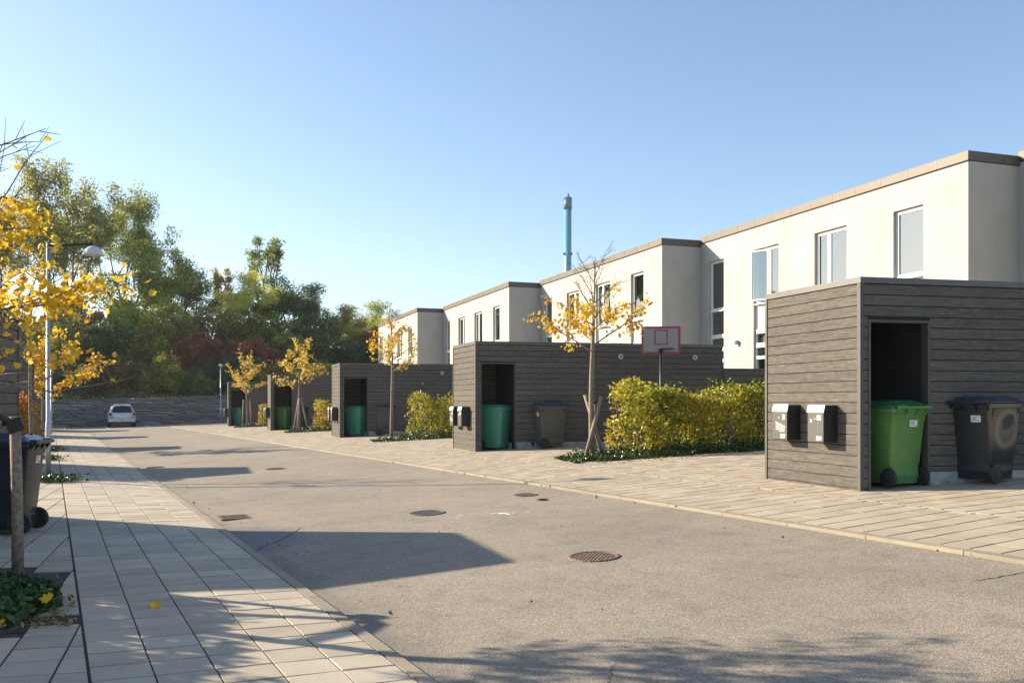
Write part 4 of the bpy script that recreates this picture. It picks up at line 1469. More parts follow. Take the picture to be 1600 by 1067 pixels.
# ------------------------------------------------------------------ foliage tools
NR = np.random.RandomState(7)
def leaf_cloud(name, centers, size, mat, squash=1.0, shape='quad', rs=NR, jitter=.5, droop=0.0):
    """centers: (N,3) leaf positions; one small folded face pair per leaf"""
    c = np.asarray(centers, dtype=np.float32)
    n = len(c)
    d = rs.normal(size=(n, 3)); d /= np.linalg.norm(d, axis=1)[:, None] + 1e-9
    e = rs.normal(size=(n, 3)); e -= d * (d * e).sum(1)[:, None]; e /= np.linalg.norm(e, axis=1)[:, None] + 1e-9
    f = np.cross(d, e)
    s = size * (1 + jitter * (rs.rand(n) - .5) * 2)
    d = d * s[:, None]; e = e * (s * .62)[:, None]; f = f * s[:, None]
    if shape == 'quad':
        # pointed leaf of 2 triangles folded along its midrib
        V = np.stack([c - d * .5, c + e * .5 + f * .12, c + d * .5, c - e * .5 + f * .12], 1).reshape(-1, 3)
        base = (np.arange(n) * 4)[:, None]
        F = np.concatenate([base + [0, 1, 2], base + [0, 2, 3]], 1).reshape(-1, 3)
        per = 3
    else:
        # five lobed maple leaf, ten outline points round a centre
        ang = np.radians([-90, -58, -28, 0, 28, 52, 74, 90, 106, 128, 152, 180, 208, 238])
        rad = np.array([.20, .36, .31, .50, .36, .47, .37, .58, .37, .47, .36, .50, .31, .36])
        ox = np.cos(ang) * rad * 1.05; oy = np.sin(ang) * rad * 1.05
        k = len(ang)
        e2 = e / .62
        curl = -.42 * (ox ** 2 + oy ** 2) * 2.2
        V = [c[:, None, :]]
        V.append(c[:, None, :] + e2[:, None, :] * ox[None, :, None] + d[:, None, :] * oy[None, :, None] + f[:, None, :] * curl[None, :, None])
        V = np.concatenate(V, 1).reshape(-1, 3)
        base = (np.arange(n) * (k + 1))[:, None]
        tri = []
        for i in range(k):
            tri += [0, 1 + i, 1 + (i + 1) % k]
        F = (base + np.array(tri)[None, :]).reshape(-1, 3)
    m = bpy.data.meshes.new(name)
    m.vertices.add(len(V)); m.vertices.foreach_set('co', V.astype(np.float32).ravel())
    m.loops.add(len(F) * 3); m.loops.foreach_set('vertex_index', F.astype(np.int32).ravel())
    m.polygons.add(len(F))
    m.polygons.foreach_set('loop_start', np.arange(0, len(F) * 3, 3, dtype=np.int32))
    m.polygons.foreach_set('loop_total', np.full(len(F), 3, dtype=np.int32))
    m.update(calc_edges=True)
    m.materials.append(MAT[mat])
    return m

def ball(rs, n, r, shell=.5):
    d = rs.normal(size=(n, 3)); d /= np.linalg.norm(d, axis=1)[:, None] + 1e-9
    return d * (r * (shell + (1 - shell) * rs.rand(n)) ** 1.0)[:, None] if False else d * (r * rs.rand(n) ** (1 / 3.0 if shell < .5 else .28))[:, None]

def grow(rs, p, d, L, r, depth, tubes, tips, spread=38, up=.25, fork=3, taper=.62, curve=.18, mids=None):
    pts = [np.array(p)]; dd = np.array(d, float); q = np.array(p, float)
    nseg = 4
    for i in range(nseg):
        dd = dd + rs.normal(size=3) * curve + np.array([0, 0, up * .25])
        dd /= np.linalg.norm(dd)
        q = q + dd * L / nseg
        pts.append(q.copy())
    tubes.append((pts, [r * (1 - (1 - taper) * i / nseg) for i in range(nseg + 1)]))
    if mids is not None and depth <= 1:
        for t in pts[1:-1]: mids.append(t)
    if depth == 0:
        tips.append(q); return
    for k in range(fork):
        a = rs.rand() * 2 * math.pi + k * 2 * math.pi / fork
        o = np.cross(dd, [0, 0, 1.0]); 
        if np.linalg.norm(o) < .1: o = np.array([1.0, 0, 0])
        o /= np.linalg.norm(o); o2 = np.cross(dd, o)
        sp = R(spread * rs.uniform(.6, 1.2))
        nd = dd * math.cos(sp) + (o * math.cos(a) + o2 * math.sin(a)) * math.sin(sp)
        nd[2] += up * .5; nd /= np.linalg.norm(nd)
        st_ = pts[-1] if k < 2 else pts[-2]
        grow(rs, st_, nd, L * rs.uniform(.58, .82), r * taper * .8, depth - 1, tubes, tips, spread, up, fork, taper, curve, mids)

def wood_mesh(name, tubes, mat, n=5):
    mb = MB()
    for pts, rad in tubes:
        mb.tube([tuple(p) for p in pts], rad, n if rad[0] > .03 else 4, False)
    m = mb.mesh(name, True)
    m.materials.append(MAT[mat])
    return m

# ---- base meshes for the trees and shrubs on the bank (shared between alike individuals)
def make_tree_mesh(seed, H, trunk, spread, fork, depth, leaves, lsize, mat, rclump, up=.3, widen=1.0, L0=None):
    rs = np.random.RandomState(seed)
    tubes, tips, mids = [], [], []
    th = H * trunk
    pts = [np.array([0, 0, -0.3]), np.array([rs.normal() * .1, rs.normal() * .1, th * .5]), np.array([rs.normal() * .2, rs.normal() * .2, th])]
    tubes.append((pts, [H * .022, H * .018, H * .015]))
    nb = 5
    for i in range(nb):
        a = 2 * math.pi * i / nb + rs.rand()
        tilt = R(rs.uniform(18, 62))
        d = [math.sin(tilt) * math.cos(a), math.sin(tilt) * math.sin(a), math.cos(tilt)]
        zst = th * rs.uniform(.55, 1.0)
        grow(rs, [pts[-1][0] * zst / th, pts[-1][1] * zst / th, zst], d, (L0 or H * .34) * rs.uniform(.8, 1.1), H * .010, depth, tubes, tips, spread, up, fork, .62, .16, mids)
    grow(rs, pts[-1], [0, 0, 1], (L0 or H * .34), H * .012, depth, tubes, tips, spread, up, fork, .62, .12, mids)
    T = np.array(tips + mids)
    sc = H * .97 / T[:, 2].max()
    per = max(4, leaves // len(T))
    C = []
    for t in T:
        k = max(3, int(per * rs.uniform(.3, 1.7)))
        C.append(t + ball(rs, k, rclump * rs.uniform(.6, 1.25)) * [1.1, 1.1, .72])
    C = np.concatenate(C)
    crown = leaf_cloud('crown', C, lsize, mat, rs=rs)
    wood = wood_mesh('trunk', tubes, 'darkbark')
    return crown, wood

TREES = {}
TREES['big'] = make_tree_mesh(11, 14.5, .26, 36, 3, 3, 34000, .19, 'f_mid', .80, .35)
TREES['round'] = make_tree_mesh(23, 8.0, .22, 42, 3, 2, 15000, .17, 'f_dark', .85, .25)
TREES['round2'] = make_tree_mesh(37, 7.5, .20, 40, 3, 2, 13000, .17, 'f_dark', .80, .3)
TREES['slim'] = make_tree_mesh(41, 9.5, .30, 20, 2, 3, 3600, .17, 'f_dark', .34, .8, L0=2.0)
def make_shrub(seed, w, h, n, mat='f_mid', ls=.13):
    rs = np.random.RandomState(seed)
    C = []; tubes = []
    k = 26
    for i in range(k):
        a = rs.rand() * 2 * math.pi; rr = math.sqrt(rs.rand()) * w * .5
        hh = h * (1 - .45 * (rr / (w * .5)) ** 2) * rs.uniform(.45, 1.0)
        c = np.array([rr * math.cos(a), rr * math.sin(a), hh])
        C.append(c + ball(rs, int(n / k * rs.uniform(.5, 1.5)), rs.uniform(.28, .62)) * [1, 1, .8])
        C.append(np.array([c[0], c[1], 0]) * .9 + np.array([0, 0, hh * .45]) + ball(rs, int(n / k * .45), .6))
        tubes.append(([np.array([c[0] * .2, c[1] * .2, -.2]), np.array([c[0] * .7, c[1] * .7, hh * .5]), c], [.03, .02, .008]))
    # twigs standing out of the top
    for i in range(14):
        a = rs.rand() * 2 * math.pi; rr = rs.rand() * w * .4
        b = np.array([rr * math.cos(a), rr * math.sin(a), h * .75]); t = b + np.array([rs.normal() * .2, rs.normal() * .2, rs.uniform(.3, .8)])
        tubes.append(([b, (b + t) / 2, t], [.012, .008, .004]))
        C.append(b + (t - b) * rs.rand(18)[:, None] + rs.normal(size=(18, 3)) * .07)
    return leaf_cloud('foliage', np.concatenate(C), ls, mat, rs=rs), wood_mesh('stems', tubes, 'darkbark')
SHRUBS = [make_shrub(s_, w_, h_, n_) for s_, w_, h_, n_ in ((1, 3.6, 2.6, 6500), (2, 3.0, 3.0, 6000), (3, 4.2, 2.2, 6500), (4, 2.6, 3.4, 5200))]

def place_plant(name, meshes, u, s, z, sc, rz, mat, label, cat, group, leafpart='crown', woodpart='trunk', scz=None):
    root = empty(name, (u, s, z), label, cat, group, rz=rz)
    root.scale = (sc, sc, scz or sc)
    a = link(leafpart, meshes[0], root)
    if mat:
        a.material_slots[0].link = 'OBJECT'
        a.material_slots[0].material = MAT[mat]
    a['kind'] = 'thing'
    link(woodpart, meshes[1], root)
    return root
TG = 'trees growing on the bank behind the wall'
for (k, u, s, H, sc, rz, mat, lab) in (
    ('big', 1.2, 88.8, 0, .95, .3, 'f_light', 'tallest tree with an airy yellow-green crown, at the upper left'),
    ('big', 5.6, 90.5, 0, .80, 2.1, 'f_mid', 'tall tree with a mid green crown, right of the airy one'),
    ('big', -4.4, 87.0, 0, .78, 4.0, 'f_light', 'tall tree behind the near yellow maple leaves at the left edge'),
    ('round', 8.2, 86.5, 0, 1.12, 1.0, 'f_mid', 'broad green tree sloping down from the tall ones'),
    ('round2', 11.3, 92.8, 0, 1.0, 2.5, 'f_dark', 'dark tree with sky gaps, left of the yellow tree'),
    ('slim', 18.6, 91.0, 0, 1.32, .5, 'f_dark', 'slim tall tree standing above all others in the middle of the bank'),
    ('slim', 14.7, 91.0, 0, .86, 3.5, 'f_olive', 'slim small leaved tree left of the yellow tree'),
    ('round', 15.4, 84.5, 0, .80, 3.0, 'f_gold', 'golden yellow autumn tree below the slim tall one'),
    ('round2', 19.3, 86.5, 0, .94, 5.0, 'f_dark', 'dark green tree right of the golden one'),
    ('round', 22.3, 88.0, 0, .82, 4.4, 'f_dark', 'rounded dark tree at the right end of the high tree group'),
    ('round2', 28.7, 97.5, 0, .72, 1.4, 'f_dark', 'small dark rounded tree in the dip of the skyline'),
    ('round', 30.6, 93.0, 0, .76, 2.0, 'f_mid', 'small bright topped tree next to the farthest house'),
    ('round2', 36.5, 104.7, 0, .90, .7, 'f_mid', 'green tree peeping over the farthest house roof'),
    ('round', -10.5, 90, 0, 1.3, .2, 'f_dark', 'big dark tree beyond the left picture edge'),
    ('round', 24.5, 84.0, 0, .55, 2.6, 'f_olive', 'low olive tree on the bank above the third shed'),
):
    place_plant('bank_tree', TREES[k], u, s, hill(u, s) - .1, sc, rz, mat, lab, 'tree', TG)

ROWN = ['just above the wall', 'halfway up the bank', 'at the top of the bank']
SHR = [  # row, u, mesh, scale, zscale, material, colour word
    (0, -6.5, 0, 1, .9, 'f_mid', 'green'), (0, -2.5, 1, 1, .9, 'f_olive', 'olive'), (0, 1.0, 2, 1, .9, 'f_dark', 'dark green'), (0, 4.2, 0, 1, .95, 'f_olive', 'olive brown'),
    (0, 7.3, 1, 1, 1, 'f_light', 'yellow-green'), (0, 9.3, 2, .9, .9, 'f_dark', 'deep green'), (0, 12.3, 0, 1.1, 1.05, 'f_blue', 'blue-green'), (0, 15.6, 2, 1, 1, 'f_olive', 'olive'),
    (0, 18.6, 1, 1, .9, 'f_light', 'yellow-green'), (0, 21.5, 2, 1, .9, 'f_olive', 'dull green'), (0, 24.5, 0, 1, .8, 'f_dark', 'dark green'), (0, 27.5, 1, 1, .8, 'f_mid', 'green'), (0, 30.5, 2, 1, .8, 'f_mid', 'mid green'),
    (1, -8, 2, 1.2, 1.1, 'f_dark', 'dark green'), (1, -3.8, 3, 1.1, 1, 'f_olive', 'olive'), (1, .5, 0, 1.2, 1.2, 'f_mid', 'mid green'), (1, 3.8, 1, 1.1, 1.15, 'f_dark', 'dark green'), (1, 7.0, 3, 1.15, 1.1, 'f_light', 'yellow-green'),
    (1, 9.9, 0, 1.1, 1.0, 'f_rust', 'rust-brown'), (1, 12.6, 1, .7, .8, 'f_red', 'small red'), (1, 14.4, 2, 1.1, 1.1, 'f_rust', 'brown'), (1, 17.4, 3, 1.0, .95, 'f_light', 'bright green'), (1, 20.4, 1, 1.1, 1.0, 'f_dark', 'dark'),
    (1, 23.4, 0, 1.1, 1, 'f_blue', 'blue-green'), (1, 26.4, 1, 1.1, 1, 'f_olive', 'olive'), (1, 29.6, 2, 1.1, 1, 'f_dark', 'dark green'),
    (2, -7, 1, 1.2, 1.2, 'f_dark', 'dark green'), (2, -2.5, 2, 1.2, 1.2, 'f_mid', 'green'), (2, 1.6, 1, 1.2, 1.2, 'f_olive', 'olive'), (2, 5.2, 0, 1.2, 1.15, 'f_mid', 'green'), (2, 8.4, 1, 1.2, 1.15, 'f_light', 'yellow-green'),
    (2, 11.6, 2, 1.25, 1.2, 'f_olive', 'olive'), (2, 14.8, 0, 1.2, 1.1, 'f_light', 'light green'), (2, 18.0, 2, 1.2, 1.1, 'f_mid', 'mid green'), (2, 21.2, 1, 1.2, 1.0, 'f_dark', 'dark green'),
    (2, 24.6, 3, .9, .85, 'f_gold', 'orange-yellow'), (2, 27.2, 0, 1.1, .95, 'f_red', 'dark red'), (2, 30.4, 2, 1.1, 1, 'f_rust', 'rust-brown'), (2, 34, 1, 1.1, .9, 'f_mid', 'green'),
]
def where(u):
    for lim, t in ((-4, 'left of the lamp posts'), (.8, 'behind the lamp posts'), (3, 'left of the silver car'), (5.6, 'above the silver car'), (8.6, 'right of the silver car'), (11.4, 'left of the thin lamp post'), (13.6, 'beside the thin lamp post'),
                   (16.8, 'above the farthest shed'), (20, 'above the tripod tree'), (23, 'above the fourth shed'), (26, 'left of the third shed'), (28.8, 'above the third shed'), (32, 'beside the farthest house'), (99, 'behind the farthest house')):
        if u < lim: return t
for (row, u, mi, sc, scz, mat, cw) in SHR:
    s = (71.6, 76.0, 80.8)[row] + rng.uniform(-.5, .5)
    place_plant('shrub', SHRUBS[mi], u, s, hill(u, s) - .15, sc * 1.12, rng.uniform(0, 6), mat, '%s shrub %s, %s' % (cw, ROWN[row], where(u)), 'shrub', 'autumn shrubs on the bank', 'foliage', 'stem', sc * scz)
# ground cover hanging over the wall top
rs = np.random.RandomState(5)
C = np.stack([rs.uniform(-30, 34, 26000), 69.75 + rs.rand(26000) ** 1.5 * 12, rs.rand(26000)], 1)
C[:, 2] = np.array([hill(a, b) for a, b in C[:, :2]]) + C[:, 2] * .35
tag(link('undergrowth', leaf_cloud('undergrowth', C, .16, 'f_olive', rs=rs)), kind='stuff')

# ------------------------------------------------------------------ young street trees
def young_tree(u, s, seed, label, H=3.95, first=2.15, rad=.95, n_leaf=420, leafmat='leaf_yellow', lsz=.085, leaf_hi=.62, group='young autumn street trees with stakes', trunk_r=.055, nbr=13, single=0, bare=True, z=None, name='street_tree', twist=0.0, asym=None, bark='bark', el0=24, zmax=99, jit=.055, bare_len=1.0, upc=.035, zmin=-9):
    rs = np.random.RandomState(seed)
    z0 = g(u, s) if z is None else z
    root = empty(name, (u, s, z0), label, 'tree', group)
    # trunk with a gentle wander
    pts = []; n = 9
    for i in range(n + 1):
        t = i / n
        pts.append(np.array([.025 * math.sin(t * 5 + seed), .025 * math.cos(t * 4 + seed * 2), -.1 + (H + .1) * t]))
    radii = [trunk_r * (1.12 - .05 * i) if i / n < first / H else trunk_r * max(.10, (1 - (i / n - first / H) / (1 - first / H)) * .78) for i in range(n + 1)]
    tm = MB().tube([tuple(p) for p in pts], radii, 10)
    tm.build('trunk', bark, root, True)
    leaves = []
    for k in range(nbr):
        t = k / (nbr - 1)
        zb = first + (H - first) * .80 * t
        tp = pts[min(n, int(zb / H * n))]
        a = k * 2.4 + seed
        L = rad * (1.15 - .62 * t) * rs.uniform(.8, 1.15)
        if t > leaf_hi: L *= bare_len
        if asym is not None:
            L *= 1 + .35 * math.cos(a - asym)
        el = R(el0 + (62 - el0) * t + rs.uniform(-8, 8))
        d = np.array([math.cos(a) * math.cos(el), math.sin(a) * math.cos(el), math.sin(el)])
        base = np.array([tp[0], tp[1], zb])
        tubes = []; bp = [base]; q = base.copy(); dd = d.copy()
        for j in range(5):
            dd = dd + rs.normal(size=3) * .07 + np.array([0, 0, upc]); dd /= np.linalg.norm(dd)
            q = q + dd * L / 5; bp.append(q.copy())
        tubes.append((bp, [trunk_r * (.36 - .24 * t) * (1 - .15 * j) + .002 for j in range(6)]))
        for j in (1, 2, 3, 3, 4, 4, 5):
            a2 = rs.normal(size=3) * .55; d2 = dd + a2; d2[2] = abs(d2[2]) * .6 + .1; d2 /= np.linalg.norm(d2)
            L2 = L * rs.uniform(.25, .5); p0 = bp[j]; mid = p0 + d2 * L2 * .5 + rs.normal(size=3) * .02; p1 = p0 + d2 * L2 + rs.normal(size=3) * .03
            tubes.append(([p0, mid, p1], [.0055, .004, .0022]))
            for w in range(2):
                d3 = d2 + rs.normal(size=3) * .5; d3 /= np.linalg.norm(d3)
                p2 = mid + (p1 - mid) * rs.rand(); p3 = p2 + d3 * L2 * .4
                tubes.append(([p2, (p2 + p3) / 2, p3], [.0032, .0025, .0015]))
            if t < leaf_hi * rs.uniform(.7, 1.2):
                m_ = int(n_leaf / (nbr * 7) * rs.uniform(.2, 2.2) * (1.6 if t < leaf_hi * .6 else .8))
                for w in range(m_):
                    leaves.append(p0 + (p1 - p0) * rs.uniform(.15, 1.15) + rs.normal(size=3) * jit - np.array([0, 0, .04]))
        wm = wood_mesh('branch', tubes, 'darkbark' if t > .35 else bark)
        link('branch', wm, root)
    if leaves:
        Lv = np.array(leaves)
        Lv = Lv[Lv[:, 2] < zmax + rs.normal(size=len(Lv)) * .12]
        Lv = Lv[Lv[:, 2] > zmin + rs.normal(size=len(Lv)) * .08]
        if single:
            ordr = np.argsort(np.linalg.norm(Lv + np.array([u, s, z0 - 1.44]), axis=1))
            Lv = Lv[ordr]
            for q in Lv[:0]: pass
            sg_ = []
            base_leafs = [leaf_cloud('leaf', np.zeros((1, 3)), lsz, leafmat, shape='maple', rs=rs, jitter=.1) for _ in range(6)]
            # only the ones inside the picture are worth an object each
            def infr(p):
                x, y = p[0] + u, p[1] + s
                Z = x * math.sin(PHI) + y * math.cos(PHI); X = x * math.cos(PHI) - y * math.sin(PHI)
                return Z > 1 and abs(X / Z) < .565
            idx = [i for i in range(len(Lv)) if infr(Lv[i])][:single]
            ids = set(idx)
            for i in idx:
                e = (rs.uniform(-.8, .8), rs.uniform(-.8, .8), rs.uniform(0, 6.28))
                Mx = Matrix.Translation(Lv[i]) @ Matrix.Rotation(e[2], 4, 'Z') @ Matrix.Rotation(e[0], 4, 'X') @ Matrix.Rotation(e[1], 4, 'Y') @ Matrix.Scale(rs.uniform(.75, 1.3), 4)
                link('leaf', base_leafs[i % 6], root, M=Mx)
            Lv = Lv[[i for i in range(len(Lv)) if i not in ids]]
        o = link('crown', leaf_cloud('crown', Lv, lsz, leafmat, shape='maple', rs=rs, jitter=.35), root)
        o['kind'] = 'stuff'
    return root

def stake(root, p, q, r=.04):
    m = MB().tube([p, ((p[0] + q[0]) / 2 + .006, (p[1] + q[1]) / 2, (p[2] + q[2]) / 2), q], [r * 1.05, r, r * .95], 10)
    o = m.build('stake', 'stake', root, False)
    for pl_ in o.data.polygons:
        pl_.use_smooth = len(pl_.vertices) == 4
    return o
def ties(root, pts):
    for a, b in pts:
        MB().tube([a, b], .028, 8).build('rubber_tie', 'black', root)

t1 = young_tree(9.6, 15.5, 3, 'young maple with yellow lower leaves and bare top, crossed stakes at its trunk', H=3.95, first=2.12, rad=1.02, n_leaf=1050, lsz=.072, leaf_hi=.48, jit=.055, nbr=15)
# crossed stakes
su, ssn = math.cos(PHI), -math.sin(PHI)      # direction across the view for the spread of the stakes
def ps(a, b, z):
    return (su * a - ssn * -b * 0 + b * math.sin(PHI), ssn * a + b * math.cos(PHI), z)
stake(t1, ps(-.16, -.10, 0), ps(.16, -.02, 1.24))
stake(t1, ps(.22, .06, 0), ps(-.15, .08, 1.27))
stake(t1, ps(.02, .18, 0), ps(.06, .10, 1.15), .032)
ties(t1, [(ps(.14, -.02, 1.16), ps(.0, .0, 1.10)), (ps(-.12, .07, 1.18), ps(.0, .0, 1.12))])
t2 = young_tree(9.6, 27.5, 5, 'slender young maple without stakes in front of the third shed', H=4.0, first=2.15, rad=.95, n_leaf=560, leafmat='leaf_yellow', lsz=.075, leaf_hi=.85, trunk_r=.05)
t3 = young_tree(9.6, 39.5, 9, 'young pale yellow tree held by a tripod of stakes before the fourth shed', H=3.9, first=1.85, rad=1.05, n_leaf=800, leafmat='leaf_pale', lsz=.085, leaf_hi=1.1, trunk_r=.045)
for a in (0, 2.1, 4.2):
    stake(t3, (.38 * math.cos(a), .38 * math.sin(a), 0), (.06 * math.cos(a), .06 * math.sin(a), 1.45), .04)
ties(t3, [((-.07, -.05, 1.38), (.07, .05, 1.38))])
t4 = young_tree(9.6, 51.5, 14, 'farthest young yellow tree on the right, between two upright stakes', H=3.9, first=1.75, rad=1.15, n_leaf=900, leafmat='leaf_pale', lsz=.085, leaf_hi=1.1, trunk_r=.05)
stake(t4, (-.22, .05, 0), (-.16, .03, 1.5), .045); stake(t4, (.24, -.1, 0), (.16, -.06, 1.5), .045)
# left row
tl = young_tree(-.85, 7.9, 21, 'young staked tree with bare twigs at the left picture edge', H=3.85, first=1.9, rad=.82, n_leaf=160, lsz=.06, leaf_hi=.9, nbr=13, trunk_r=.055)
stake(tl, (.607, .60, 0), (.585, .60, 1.315), .044)
stake(tl, (.03, -.10, 0), (.475, .58, 1.33), .044)
stake(tl, (-.35, .35, 0), (-.12, .1, 1.3), .044)
MB().box(-.06, .06, -.045, .045, -.05, .06, Matrix.Translation((.585, .60, 1.24)) @ Matrix.Rotation(R(-20), 4, 'Y')).build('rubber_tie', 'black', tl)
MB().tube([(.53, .59, 1.27), (.43, .53, 1.345), (.2, .3, 1.33), (.0, .02, 1.25)], .040, 8).build('rubber_tie', 'black', tl)
young_tree(-1.05, 6.75, 22, 'near maple at the left picture edge with a dense mass of golden yellow leaves', H=2.75, first=1.62, rad=1.12, n_leaf=5600, lsz=.054, leaf_hi=1.4, nbr=24, single=290, trunk_r=.055, asym=.6, el0=0, zmax=2.62, zmin=1.74, jit=.065, upc=.01)
young_tree(-.35, 20.55, 27, 'bare young tree behind the orange hedge on the left', H=3.6, first=2.2, rad=.8, n_leaf=60, leaf_hi=.4, trunk_r=.04)
young_tree(-.26, 32.4, 31, 'small golden tree behind the near lamp post', H=3.3, first=1.45, rad=1.3, n_leaf=1700, lsz=.09, leaf_hi=1.2, trunk_r=.05, asym=0.2)

# ------------------------------------------------------------------ hedges
def hedge(u, s, L, W, H, ang, n, mat, label, ls=.06, seed=1, group='autumn hornbeam hedges between the bays', z=None):
    rs = np.random.RandomState(seed)
    z0 = g(u, s) if z is None else z
    root = empty('hedge', (u, s, z0), label, 'hedge', group)
    d = (math.sin(ang), math.cos(ang)); nn = (-d[1], d[0])
    a = rs.rand(n) * (L + .2) - .1; b = (rs.rand(n) - .5); h = rs.rand(n)
    # push leaves to the surface, ragged
    which = rs.rand(n)
    surf = which < .62
    b = np.where(surf & (which < .5), np.sign(b) * (.42 + .12 * rs.rand(n)), b)
    h = np.where(surf & (which >= .5), .86 + .14 * rs.rand(n), h ** .85)
    lump = 1.5 * .10 * np.sin(a * 3.1 + seed) + .08 * np.sin(a * 7.3 + h * 5) + .05 * np.sin(a * 15 + h * 9)
    bb = b * (W + lump * 1.6 * np.sign(W))
    hh = h * (H - .04 + .11 * np.sin(a * 2.3 + seed) + .08 * np.sin(a * 6.1) + .05 * np.sin(a * 17 + b * 9))
    endt = np.where(a < .25, .4, 0) * (h - .4)
    hh = hh * (1 - .10 * (np.abs(b) * 2) ** 3)
    aa = a + endt * .3 + rs.normal(size=n) * .03
    C = np.stack([d[0] * aa + nn[0] * bb, d[1] * aa + nn[1] * bb, hh + .05], 1) + rs.normal(size=(n, 3)) * .035
    # loose shoots on top and at the ends
    sh = []; tubes = []
    for k in range(int(L * 9)):
        x = rs.rand() * L; y = (rs.rand() - .5) * W; hz_ = H * .93
        p0 = np.array([d[0] * x + nn[0] * y, d[1] * x + nn[1] * y, hz_]); p1 = p0 + np.array([rs.normal() * .12, rs.normal() * .12, rs.uniform(.08, .30)])
        tubes.append(([p0 - [0, 0, .3], p0, p1], [.004, .003, .0015]))
        m_ = rs.randint(2, 9)
        sh.append(p0 + (p1 - p0) * rs.rand(m_)[:, None] + rs.normal(size=(m_, 3)) * .03)
    for k in range(int(L * 7)):
        x = rs.rand() * L; y = (rs.rand() - .5) * W * .5
        p = np.array([d[0] * x + nn[0] * y, d[1] * x + nn[1] * y, 0.]); q = p + np.array([rs.normal() * .12, rs.normal() * .12, H * .9])
        tubes.append(([p, (p + q) / 2 + rs.normal(size=3) * .04, q], [.016, .010, .004]))
        for w in range(4):
            m1 = p + (q - p) * rs.uniform(.2, .9); m2 = m1 + rs.normal(size=3) * .22
            tubes.append(([m1, (m1 + m2) / 2, m2], [.005, .004, .002]))
    C = np.concatenate([C] + sh)
    # thin out holes
    hole = np.sin(C[:, 0] * 5.1 + seed) * np.sin(C[:, 2] * 6.3 + seed * 2) * np.sin(C[:, 1] * 4.7)
    C = C[(hole < .22) | (rs.rand(len(C)) < .15)]
    tag(link('foliage', leaf_cloud('foliage', C, ls, mat, rs=rs), root), kind='stuff')
    link('stems', wood_mesh('stems', tubes, 'darkbark', 4), root)
    return root
HANG = R(103)
HEDL = ['long yellow-green hedge between the near shed and the basketball hoop', 'yellow and green hedge left of the second shed', 'orange-tinged hedge left of the third shed', 'orange and yellow hedge left of the fourth shed']
hedge(10.25, 15.55, 5.6, .75, 1.38, HANG, 30000, 'hedge', HEDL[0], .070, 1)
hedge(10.25, 27.45, 4.6, .75, 1.36, HANG, 17000, 'hedge', HEDL[1], .065, 2)
hedge(10.3, 39.4, 4.6, .75, 1.30, HANG, 13000, 'hedge_mixed', HEDL[2], .07, 3)
hedge(10.3, 51.4, 4.6, .75, 1.25, HANG, 10000, 'hedge_mixed', HEDL[3], .075, 4)
hedge(-.32, 21.9, 3.0, .8, 1.62, HANG + math.pi, 15000, 'hedge_orange', 'fiery orange hedge behind the black bin at the left', .065, 5)
hedge(-1.75, 8.7, 3.0, 2.2, 1.6, HANG + math.pi, 34000, 'hedge', 'hedge beside the near maple, beyond the left edge', .10, 6)
hedge(-.5, 33.6, 2.6, .8, 1.4, HANG + math.pi, 6000, 'hedge_orange', 'small hedge behind the golden tree on the left', .07, 7)

# ------------------------------------------------------------------ ivy beds, soil, fallen leaves
def ivy(poly_fn, n, label, size=.055, seed=1, mat='ivy'):
    rs = np.random.RandomState(seed)
    P_ = []
    while len(P_) < n:
        q = poly_fn(rs)
        if q is not None: P_.append(q)
    o = link('ivy', leaf_cloud('ivy', np.array(P_), size, mat, rs=rs, jitter=.4))
    tag(o, label, 'ivy', 'ivy ground cover', 'stuff')
def bedpoint(k, a, b):
    return (8.9 + a * .974 + b * .225, 14.75 + 12 * k - a * .225 + b * .974)
IVL = ['dark ivy patch under the long hedge and the crossed stakes', 'ivy patch under the tree without stakes', 'ivy patch under the tripod of stakes', 'ivy patch under the farthest right tree']
for k in range(4):
    soil = MB()
    c = [bedpoint(k, 0, 0), bedpoint(k, 9, 0), bedpoint(k, 9, 1.7), bedpoint(k, 0, 1.7)]
    nseg = 10
    for i in range(nseg):
        q = [bedpoint(k, 9 * i / nseg, 0), bedpoint(k, 9 * (i + 1) / nseg, 0), bedpoint(k, 9 * (i + 1) / nseg, 1.7), bedpoint(k, 9 * i / nseg, 1.7)]
        soil.add([(x, y, g(x, y) - .002) for x, y in q], [(0, 1, 2, 3)])
    tag(soil.build('planting_bed', 'soil'), kind='structure')
    def fn(rs, k=k):
        a = rs.rand() ** 1.15 * 6.5 - .12; b = rs.rand() * 1.6 - .1
        wob_ = .12 * math.sin(a * 3 + k) + .07 * math.sin(a * 8)
        if b < .02 + wob_: return None
        x, y = bedpoint(k, a, b)
        hh = .20 * min(1, max(0, b + .1) * 3) * min(1, (a + .15) * 2) * (.7 + .3 * math.sin(a * 5 + b * 4))
        return (x, y, g(x, y) + rs.rand() * max(.03, hh) + .01)
    ivy(fn, 9000 if k == 0 else 4500 if k == 1 else 2500, IVL[k], .055 if k < 2 else .075, 40 + k)
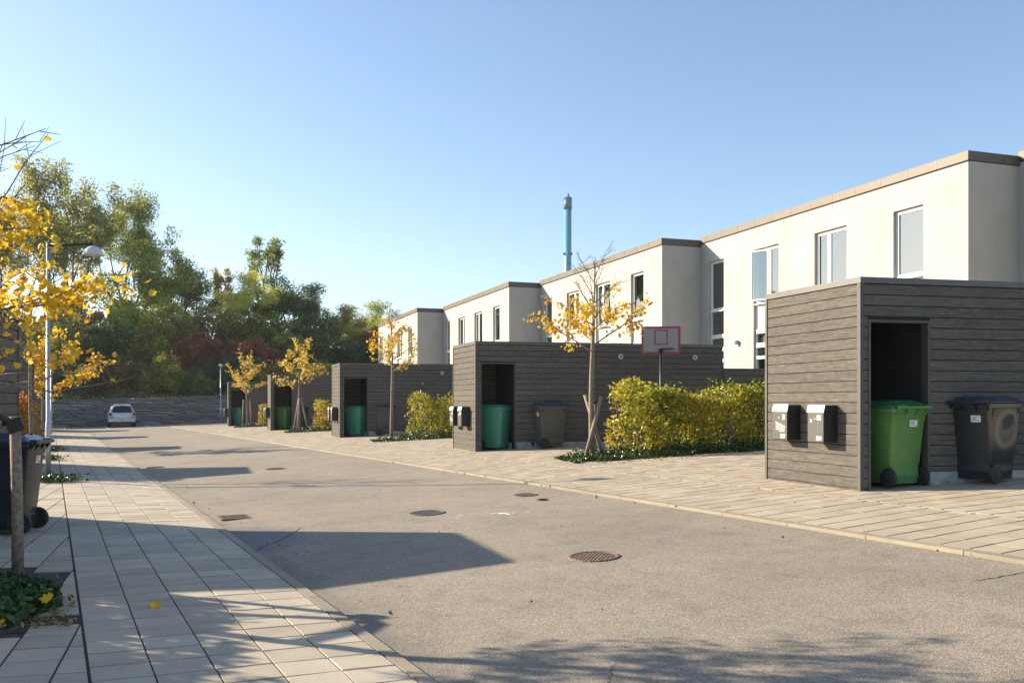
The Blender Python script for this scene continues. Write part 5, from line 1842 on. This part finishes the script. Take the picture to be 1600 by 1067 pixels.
# near left bed
soil = MB()
q = [(-1.4, 6.565), (.165, 6.565), (.165, 7.08), (-.05, 8.4), (-.15, 9.2), (-1.4, 9.2)]
soil.add([(x, y, g(x, y) - .006) for x, y in q], [tuple(range(6))])
tag(soil.build('planting_bed', 'soil'), kind='structure')
def fn(rs):
    x = rs.uniform(-1.3, .05); y = rs.uniform(6.72, 8.35)
    r = math.hypot((x + .55) / .62, (y - 7.5) / .78)
    if r > 1 + .12 * math.sin(x * 9) * math.cos(y * 7): return None
    return (x, y, g(x, y) + .01 + rs.rand() * max(.04, .24 * (1 - r * .75)))
ivy(fn, 3600, 'glossy dark ivy mound at the foot of the near stakes', .085, 77)
for (cx_, cy_, r_, n_, lb, sd_) in ((.02, 19.1, .42, 700, 'ivy tuft at the foot of the near lamp post', 78), (-.05, 32.0, .45, 500, 'ivy tuft under the golden tree on the left', 79), (.0, 26.5, .3, 260, 'small weed tuft between the lamp post and the golden tree', 80)):
    def fn(rs, cx_=cx_, cy_=cy_, r_=r_):
        x = cx_ + rs.normal() * r_ * .5; y = cy_ + rs.normal() * r_ * .6
        return (x, y, g(x, y) + .01 + rs.rand() * .13)
    ivy(fn, n_, lb, .06, sd_)
rs = np.random.RandomState(90)
# dead leaves and twigs in the near bed, and a scatter on the paving
P_ = []
for i in range(420):
    x = rs.uniform(-1.2, .16); y = rs.uniform(6.58, 7.6)
    P_.append((x, y, g(x, y) + .012 + rs.rand() * .02))
for i in range(45):
    x = rs.choice([rs.uniform(-.5, 8.5), 1.95 + rs.rand() * .2, 6.5 + rs.rand() * .1]); y = rs.uniform(4.5, 22) 
    P_.append((x, y, g(x, y) + .006 + (.008 if x > 6.7 else 0)))
for (x, y) in ((4.9, 10.6), (2.46, 6.84), (3.05, 5.75), (3.33, 5.25), (2.1, 9.53), (2.43, 8.69), (.62, 7.0), (1.9, 14.3), (6.0, 7.2), (10.4, 7.3), (10.2, 7.5), (10.55, 7.35), (10.35, 7.25)):
    P_.append((x, y, g(x, y) + .012))
for i in range(150):
    x = 9.0 + rs.rand() * 3; y = 14.6 + rs.normal() * .25 - (x - 9) * .23
    P_.append((x, y, g(x, y) + .02))
tag(link('fallen_leaves', leaf_cloud('fallen_leaves', np.array(P_), .040, 'deadleaf', rs=rs)), kind='stuff')
tw = []
for i in range(70):
    x = rs.uniform(-1.1, .12); y = rs.uniform(6.6, 7.3); a = rs.rand() * 6.28; L = rs.uniform(.05, .2)
    z = g(x, y) + .012
    tw.append(([np.array([x, y, z]), np.array([x + math.cos(a) * L * .5, y + math.sin(a) * L * .5, z + .015]), np.array([x + math.cos(a) * L, y + math.sin(a) * L, z])], [.003, .0025, .002]))
tag(link('twigs', wood_mesh('twigs', tw, 'stake', 4)), kind='stuff')
# yellow maple leaves fallen on the ivy and the pavement
ml = leaf_cloud('maple_leaf', np.zeros((1, 3)), .10, 'leaf_yellow', shape='maple', rs=rs, jitter=0)
for (x, y, dz, lb) in ((-.02, 6.95, .13, 'yellow maple leaf lying on the ivy mound'), (.66, 7.02, .012, 'single yellow maple leaf lying on the left pavement'), (-.28, 6.7, .03, 'yellow maple leaf on the soil at the left picture edge')):
    o = link('fallen_leaf', ml, None, M=Matrix.Translation((x, y, g(x, y) + dz)) @ Matrix.Rotation(rs.rand() * 6, 4, 'Z') @ Matrix.Rotation(R(20), 4, 'X'))
    tag(o, lb, 'leaf')
